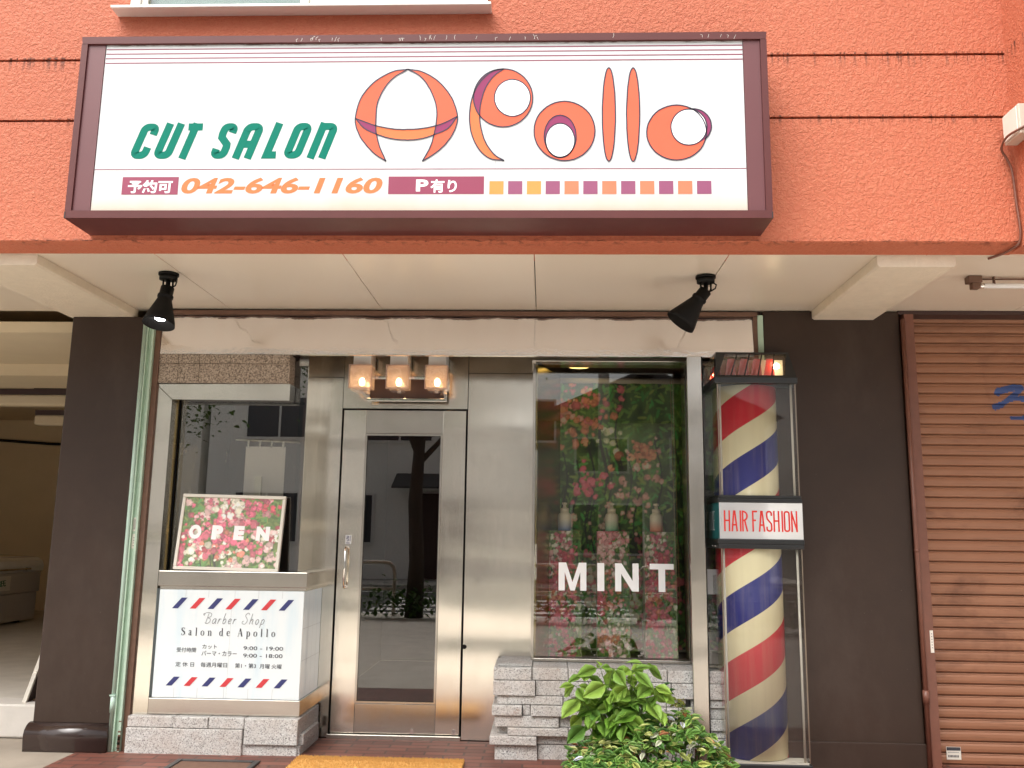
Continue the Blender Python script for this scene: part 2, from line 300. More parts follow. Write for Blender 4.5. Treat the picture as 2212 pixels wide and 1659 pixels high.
# ---------------------------------------------------------------- mesh helpers
class MB:
    def __init__(s): s.bm = bmesh.new(); s.mi = 0
    def vs(s, pts): return [s.bm.verts.new(p) for p in pts]
    def face(s, vs, smooth=False):
        try: f = s.bm.faces.new(vs)
        except ValueError: return None
        f.material_index = s.mi; f.smooth = smooth; return f
    def hexa(s, p, bev=0):          # p: 4 bottom (ccw) + 4 top
        v = s.vs(p); fs = []
        for q in ((3, 2, 1, 0), (4, 5, 6, 7), (0, 1, 5, 4), (1, 2, 6, 5), (2, 3, 7, 6), (3, 0, 4, 7)): fs.append(s.face([v[i] for i in q]))
        if bev:
            ed = list({e for f in fs for e in f.edges})
            r = bmesh.ops.bevel(s.bm, geom=ed, offset=bev, segments=2, affect='EDGES', profile=.5)
            for f in r['faces']: f.material_index = s.mi
        return s
    def box(s, x0, x1, y0, y1, z0, z1, bev=0):
        return s.hexa([(x0, y0, z0), (x1, y0, z0), (x1, y1, z0), (x0, y1, z0), (x0, y0, z1), (x1, y0, z1), (x1, y1, z1), (x0, y1, z1)], bev)
    def prism(s, poly, axis, a0, a1):   # polygon swept along an axis: 'x' poly=(y,z), 'y' poly=(x,z), 'z' poly=(x,y)
        f = {'x': lambda a, p: (a, p[0], p[1]), 'y': lambda a, p: (p[0], a, p[1]), 'z': lambda a, p: (p[0], p[1], a)}[axis]
        A = s.vs([f(a0, p) for p in poly]); B = s.vs([f(a1, p) for p in poly]); n = len(poly)
        for i in range(n): s.face([A[i], A[(i+1) % n], B[(i+1) % n], B[i]])
        for V in (A, B):
            for tri in tessellate_polygon([[Vector((p[0], p[1], 0)) for p in poly]]): s.face([V[i] for i in tri])
        return s
    def flat(s, poly, y):           # polygon in the xz plane
        v = s.vs([(p[0], y, p[1]) for p in poly])
        for tri in tessellate_polygon([[Vector((p[0], p[1], 0)) for p in poly]]): s.face([v[i] for i in tri])
        return s
    def rect(s, x0, x1, z0, z1, y): s.face(s.vs([(x0, y, z0), (x1, y, z0), (x1, y, z1), (x0, y, z1)])); return s
    def ribbon(s, pts, w, y, closed=False, xf=None):    # flat stroke of width w in the xz plane
        P = [Vector((p[0], p[1])) for p in pts]; n = len(P); Lf = []; Rt = []
        for i in range(n):
            a = P[(i-1) % n] if closed or i > 0 else P[i]; b = P[(i+1) % n] if closed or i < n-1 else P[i]
            d1 = (P[i]-a); d2 = (b-P[i])
            if d1.length < 1e-9: d1 = d2
            if d2.length < 1e-9: d2 = d1
            d1 = d1.normalized(); d2 = d2.normalized(); tng = (d1+d2)
            tng = tng.normalized() if tng.length > 1e-6 else d1
            nrm = Vector((-tng.y, tng.x)); k = 1/max(.45, nrm.dot(Vector((-d1.y, d1.x))))
            ww = w[i] if isinstance(w, (list, tuple)) else w
            Lf.append(P[i]+nrm*k*ww/2); Rt.append(P[i]-nrm*k*ww/2)
        xf = xf or (lambda q: (q[0], y, q[1]))
        A = s.vs([xf(q) for q in Lf]); B = s.vs([xf(q) for q in Rt])
        for i in range(n if closed else n-1):
            j = (i+1) % n; s.face([A[i], B[i], B[j], A[j]])
        return s
    def cyl(s, p0, p1, r0, r1=None, n=16, cap=True, smooth=True):
        r1 = r0 if r1 is None else r1; p0 = Vector(p0); p1 = Vector(p1); d = (p1-p0).normalized()
        a = d.orthogonal().normalized(); b = d.cross(a)
        A = s.vs([p0+(a*math.cos(2*math.pi*i/n)+b*math.sin(2*math.pi*i/n))*r0 for i in range(n)])
        B = s.vs([p1+(a*math.cos(2*math.pi*i/n)+b*math.sin(2*math.pi*i/n))*r1 for i in range(n)])
        for i in range(n): s.face([A[i], A[(i+1) % n], B[(i+1) % n], B[i]], smooth)
        if cap: s.face(A[::-1]); s.face(B)
        return s
    def tube(s, pts, r, n=8, smooth=True):
        P = [Vector(p) for p in pts]; rings = []; a = None
        for i, p in enumerate(P):
            d = (P[min(i+1, len(P)-1)]-P[max(i-1, 0)]).normalized()
            if a is None: a = d.orthogonal().normalized()
            a = (a-d*a.dot(d)).normalized(); b = d.cross(a); rr = r[i] if isinstance(r, (list, tuple)) else r
            rings.append(s.vs([p+(a*math.cos(2*math.pi*k/n)+b*math.sin(2*math.pi*k/n))*rr for k in range(n)]))
        for A, B in zip(rings, rings[1:]):
            for k in range(n): s.face([A[k], A[(k+1) % n], B[(k+1) % n], B[k]], smooth)
        s.face(rings[0][::-1]); s.face(rings[-1]); return s
    def lathe(s, prof, c, n=28, smooth=True):   # (r,z) profile about the vertical through c
        rings = [s.vs([(c[0]+r*math.cos(2*math.pi*k/n), c[1]+r*math.sin(2*math.pi*k/n), c[2]+z) for k in range(n)]) for r, z in prof]
        for A, B in zip(rings, rings[1:]):
            for k in range(n): s.face([A[k], A[(k+1) % n], B[(k+1) % n], B[k]], smooth)
        s.face(rings[0][::-1]); s.face(rings[-1]); return s
    def ball(s, c, r, sc=(1, 1, 1), n=12, m=8):
        prof = [(max(1e-4, math.sin(math.pi*i/m))*r, -math.cos(math.pi*i/m)*r*sc[2]) for i in range(m+1)]
        return s.lathe(prof, c, n)
    def build(s, name, mats, parent=None, local=False, normals=True):
        if not local and parent is not None:
            o = origin(parent)
            for v in s.bm.verts: v.co -= o
        if normals: bmesh.ops.recalc_face_normals(s.bm, faces=s.bm.faces)
        me = bpy.data.meshes.new(name); s.bm.to_mesh(me); s.bm.free()
        for m in (mats if isinstance(mats, (list, tuple)) else [mats]): me.materials.append(M[m])
        ob = bpy.data.objects.new(name, me); COL.objects.link(ob)
        if parent is not None: ob.parent = parent
        return ob
def origin(o):
    v = Vector((0, 0, 0))
    while o is not None: v += o.location; o = o.parent
    return v
def tag(o, label=None, cat=None, group=None, kind=None):
    if label: o['label'] = label
    if cat: o['category'] = cat
    if group: o['group'] = group
    if kind: o['kind'] = kind
    return o
def thing(name, label, cat, loc=(0, 0, 0), group=None):
    o = bpy.data.objects.new(name, None); COL.objects.link(o); o.location = loc; o.empty_display_size = .1
    return tag(o, label, cat, group)
def at(mb, loc):                                  # top-level single mesh: shift so its origin is loc
    for v in mb.bm.verts: v.co -= Vector(loc)
    return mb
def single(mb, name, mats, loc, label=None, cat=None, group=None, kind=None):
    at(mb, loc); o = mb.build(name, mats); o.location = loc; return tag(o, label, cat, group, kind)
def BX(*a, bev=0): return MB().box(*a, bev=bev)

# ---------------------------------------------------------------- lettering
_tc = {}
def text(mb, s, x0, x1, z0, z1, y, shear=0.0, bold=0.0, xf=None):    # builtin font, fitted to a box in the xz plane
    key = (s, bold)
    if key not in _tc:
        c = bpy.data.curves.new('txt', 'FONT'); c.body = s; c.offset = bold; c.resolution_u = 4
        o = bpy.data.objects.new('txt', c); COL.objects.link(o)
        me = bpy.data.meshes.new_from_object(o.evaluated_get(bpy.context.evaluated_depsgraph_get()))
        _tc[key] = ([tuple(v.co)[:2] for v in me.vertices], [tuple(p.vertices) for p in me.polygons])
        bpy.data.objects.remove(o); bpy.data.curves.remove(c); bpy.data.meshes.remove(me)
    V, F = _tc[key]
    V = [(x+shear*z, z) for x, z in V]
    a, b = min(p[0] for p in V), max(p[0] for p in V); c, d = min(p[1] for p in V), max(p[1] for p in V)
    q = [(x0+(p[0]-a)/(b-a)*(x1-x0), z0+(p[1]-c)/(d-c)*(z1-z0)) for p in V]
    xf = xf or (lambda p: (p[0], y, p[1]))
    vs = mb.vs([xf(p) for p in q])
    for f in F: mb.face([vs[i] for i in f])
    return mb
def arc(cx, cy, rx, ry, a0, a1, n=10):
    return [(cx+rx*math.cos(R(a0+(a1-a0)*i/n)), cy+ry*math.sin(R(a0+(a1-a0)*i/n))) for i in range(n+1)]
def rrect(w, h, r, n=5):
    return arc(w-r, h-r, r, r, 0, 90, n)+arc(r, h-r, r, r, 90, 180, n)+arc(r, r, r, r, 180, 270, n)+arc(w-r, r, r, r, 270, 360, n)
def glyph(ch, w, r):        # centre lines in a box w x 1; (points, closed)
    c = w/2
    return {
     'H': [([(0, 0), (0, 1)], 0), ([(w, 0), (w, 1)], 0), ([(0, .52), (w, .52)], 0)],
     'A': [([(0, 0), (c*.8, 1), (c*1.2, 1), (w, 0)], 0), ([(w*.2, .3), (w*.8, .3)], 0)],
     'a': [([(0, 0), (0, 1-r)]+arc(r, 1-r, r, r, 180, 90, 5)+arc(w-r, 1-r, r, r, 90, 0, 5)+[(w, 0)], 0), ([(0, .38), (w, .38)], 0)],
     'n': [([(0, 0), (0, 1)], 0), ([(0, 1)]+arc(w-r, 1-r, r, r, 90, 0, 6)+[(w, 0)], 0)],
     'I': [([(c, 0), (c, 1)], 0)],
     'R': [([(0, 0), (0, 1)], 0), ([(0, 1), (w-.24, 1)]+arc(w-.24, .76, .24, .24, 90, -90, 8)+[(0, .52)], 0), ([(w*.45, .52), (w, 0)], 0)],
     'F': [([(0, 0), (0, 1), (w, 1)], 0), ([(0, .54), (w*.85, .54)], 0)],
     'E': [([(w, 0), (0, 0), (0, 1), (w, 1)], 0), ([(0, .52), (w*.85, .52)], 0)],
     'L': [([(0, 1), (0, 0), (w, 0)], 0)],
     'T': [([(c, 0), (c, 1)], 0), ([(0, 1), (w, 1)], 0)],
     'O': [(rrect(w, 1, r), 1)],
     'U': [([(0, 1), (0, r)]+arc(r, r, r, r, 180, 270, 5)+arc(w-r, r, r, r, 270, 360, 5)+[(w, 1)], 0)],
     'C': [([(w, .72), (w, 1-r)]+arc(w-r, 1-r, r, r, 0, 90, 5)+arc(r, 1-r, r, r, 90, 180, 5)+arc(r, r, r, r, 180, 270, 5)+arc(w-r, r, r, r, 270, 360, 5)+[(w, .28)], 0)],
     'S': [([(w, .78), (w, 1-r)]+arc(w-r, 1-r, r, r, 0, 90, 5)+arc(r, 1-r, r, r, 90, 180, 5)+[(0, .74)]+[(.08*w, .62), (.5*w, .5), (.92*w, .38)]+[(w, .28)]+arc(w-r, r, r, r, 360, 270, 5)+arc(r, r, r, r, 270, 180, 5)+[(0, .22)], 0)],
     'N': [([(0, 0), (0, 1)], 0), ([(w, 0), (w, 1)], 0), ([(0, .96), (w, .04)], 0)],
    }[ch]
def strokes(mb, ch, x0, x1, z0, z1, y, sw, shear=0.0, xf=None, r=.2):
    h = z1-z0; w = (x1-x0)/h
    if ch == 'I': x0, x1 = (x0+x1)/2-.001, (x0+x1)/2+.001; w = .002/h
    s = sw/h; iw = max(w-s, .001); r = min(r, iw/2*.95); f = 1-s
    for k, (pts, cl) in enumerate(glyph(ch, iw/f, r)):
        P = []
        for i, (px, pz) in enumerate(pts):
            X = px*f+s/2; Z = pz*f+s/2
            if not cl and i in (0, len(pts)-1) and pz in (0, 1):
                nb = pts[1] if i == 0 else pts[-2]
                if abs(nb[1]-pz) > abs(nb[0]-px): Z = pz
                else: X += (s/2 if px > nb[0] else -s/2)*(.9 if ch in 'TLEF' else 0)
            X = x0+X*h; Zw = z0+Z*h
            P.append((X+shear*(Zw-z0), Zw))
        if xf: mb.ribbon(P, sw, y, bool(cl), xf)
        else: mb.ribbon(P, sw, y+.0003*k, bool(cl))
    return mb

# ---------------------------------------------------------------- printed flower pictures
def floral(nx, nz, seed, bloom=.05, dens=1.0, path=True, asp=1.0):
    rg = np.random.RandomState(seed)
    X, Z = np.meshgrid(np.linspace(0, 1, nx), np.linspace(0, asp, nz))
    img = np.zeros((nz, nx, 3)); n = np.zeros((nz, nx))
    for k, a in ((4, .5), (9, .3), (22, .2)):
        g = rg.rand(int(k*asp)+3, k+3); xi = X*k; zi = Z*k
        x0 = xi.astype(int); z0 = np.minimum(zi.astype(int), g.shape[0]-2); fx = xi-x0; fz = zi-z0
        n += a*((g[z0, x0]*(1-fx)+g[z0, x0+1]*fx)*(1-fz)+(g[z0+1, x0]*(1-fx)+g[z0+1, x0+1]*fx)*fz)
    d = np.array([.012, .03, .012]); m = np.array([.10, .19, .035])
    t = np.clip((n-.32)*2.4, 0, 1)[..., None]; img[:] = d*(1-t)+m*t
    if path:
        k = np.clip((.32*asp-Z)/(.12*asp), 0, 1)*np.clip((X-.35+.25*Z)/.2, 0, 1)
        k = (k*(.75+.5*n))[..., None]; img[:] = img*(1-np.clip(k, 0, 1))+np.array([.62, .58, .40])*np.clip(k, 0, 1)
    def win(cx, cz, r):
        a = max(0, int((cx-r)*(nx-1))); b = min(nx, int((cx+r)*(nx-1))+2); c = max(0, int((cz-r)/asp*(nz-1))); e = min(nz, int((cz+r)/asp*(nz-1))+2)
        return slice(c, e), slice(a, b)
    for i in range(int(900*dens*asp)):
        cx, cz = rg.rand(), rg.rand()*asp; r = bloom*(.35+.5*rg.rand()); s = win(cx, cz, r)
        dx = X[s]-cx; dz = Z[s]-cz; a = rg.rand()*6.28; u = dx*np.cos(a)+dz*np.sin(a); v = -dx*np.sin(a)+dz*np.cos(a)
        k = (u/r)**2+(v/(r*.3))**2 < 1
        g = rg.rand(); c = np.array([.05+.28*g*rg.rand(), .10+.26*g, .02+.07*g]); img[s][k] = c
    for i in range(int(16*asp)):                # trellis posts
        cx = rg.rand(); zt = rg.rand()*asp*.8; s = win(cx, zt, .25)
        k = np.abs(X[s]-cx+.03*np.sin(Z[s]*9)) < .006; img[s][k] = (.015, .02, .02)
    pal = [(.72, .14, .22), (.60, .06, .11), (.85, .36, .40), (.88, .58, .56), (.88, .82, .66), (.80, .24, .17), (.68, .10, .20), (.86, .45, .46)]
    for i in range(int(19*dens*asp)):
        px, pz = rg.rand(), (rg.rand()**.85)*asp; base = np.array(pal[rg.randint(len(pal))]); sp = bloom*(1.0+1.9*rg.rand())
        for j in range(rg.randint(10, 34)):
            cx = px+rg.randn()*sp; cz = pz+rg.randn()*sp*.9; r = bloom*(.26+.50*rg.rand()**1.5); tone = .55+.75*rg.rand(); c0 = base*tone
            for m_ in range(11):          # a ruffled head: overlapping petals, outer ones darker
                q_ = r*(1.15-m_/11.0); a = rg.rand()*6.28; ex = cx+np.cos(a)*q_*.7; ez = cz+np.sin(a)*q_*.7; pr = r*(.34+.22*rg.rand()); s = win(ex, ez, pr*1.1)
                dx = X[s]-ex; dz = Z[s]-ez; b_ = a+1.57; u = dx*np.cos(b_)+dz*np.sin(b_); v = -dx*np.sin(b_)+dz*np.cos(b_)
                k = (u/pr)**2+(v/(pr*.62))**2 < 1; img[s][k] = np.clip(c0*(.45+.05*m_+.45*rg.rand())+.02*m_/11, 0, .9)
    for _ in range(1): img[1:-1, 1:-1] = (img[1:-1, 1:-1]*4+img[:-2, 1:-1]+img[2:, 1:-1]+img[1:-1, :-2]+img[1:-1, 2:])/8
    return img
def picture(mb, img, f):        # f(u,w) -> point; returns colours in vertex order
    nz, nx, _ = img.shape
    vs = [[mb.bm.verts.new(f(i/(nx-1), j/(nz-1))) for i in range(nx)] for j in range(nz)]
    for j in range(nz-1):
        for i in range(nx-1): mb.face([vs[j][i], vs[j][i+1], vs[j+1][i+1], vs[j+1][i]])
    return img.reshape(-1, 3)
def paint(ob, cols):
    a = ob.data.color_attributes.new('Col', 'FLOAT_COLOR', 'POINT')
    buf = np.ones((len(ob.data.vertices), 4), dtype=np.float32); buf[:len(cols), :3] = cols
    a.data.foreach_set('color', buf.ravel())
def leaf_cloud(mb, cols, leaves):
    """leaves: (pos, direction, normal, length, width, colour, fold, variegated)"""
    for pos, d, nrm, ln, wd, c, fold, var in leaves:
        d = d.normalized(); nrm = (nrm-d*nrm.dot(d)); nrm = nrm.normalized() if nrm.length > 1e-5 else d.orthogonal().normalized(); sd = d.cross(nrm)
        prof = ((0, .0), (.18, .62), (.42, 1.0), (.70, .70), (.90, .24), (1, 0))
        mid = []; lf = []; rg = []
        for tt, w in prof:
            p = pos+d*ln*tt-nrm*ln*.22*tt*tt
            mid.append(mb.bm.verts.new(p)); cols.append(tuple(min(1, q*1.25+.01) for q in c))
            if 0 < w:
                lf.append(mb.bm.verts.new(p+sd*wd*w*.5+nrm*fold*w)); cols.append(var or c)
                rg.append(mb.bm.verts.new(p-sd*wd*w*.5+nrm*fold*w)); cols.append(var or c)
        for S in (lf, rg):
            mb.face([mid[0], mid[1], S[0]], True); mb.face([mid[4], mid[5], S[3]], True)
            for i in range(3): mb.face([mid[i+1], mid[i+2], S[i+1], S[i]], True)
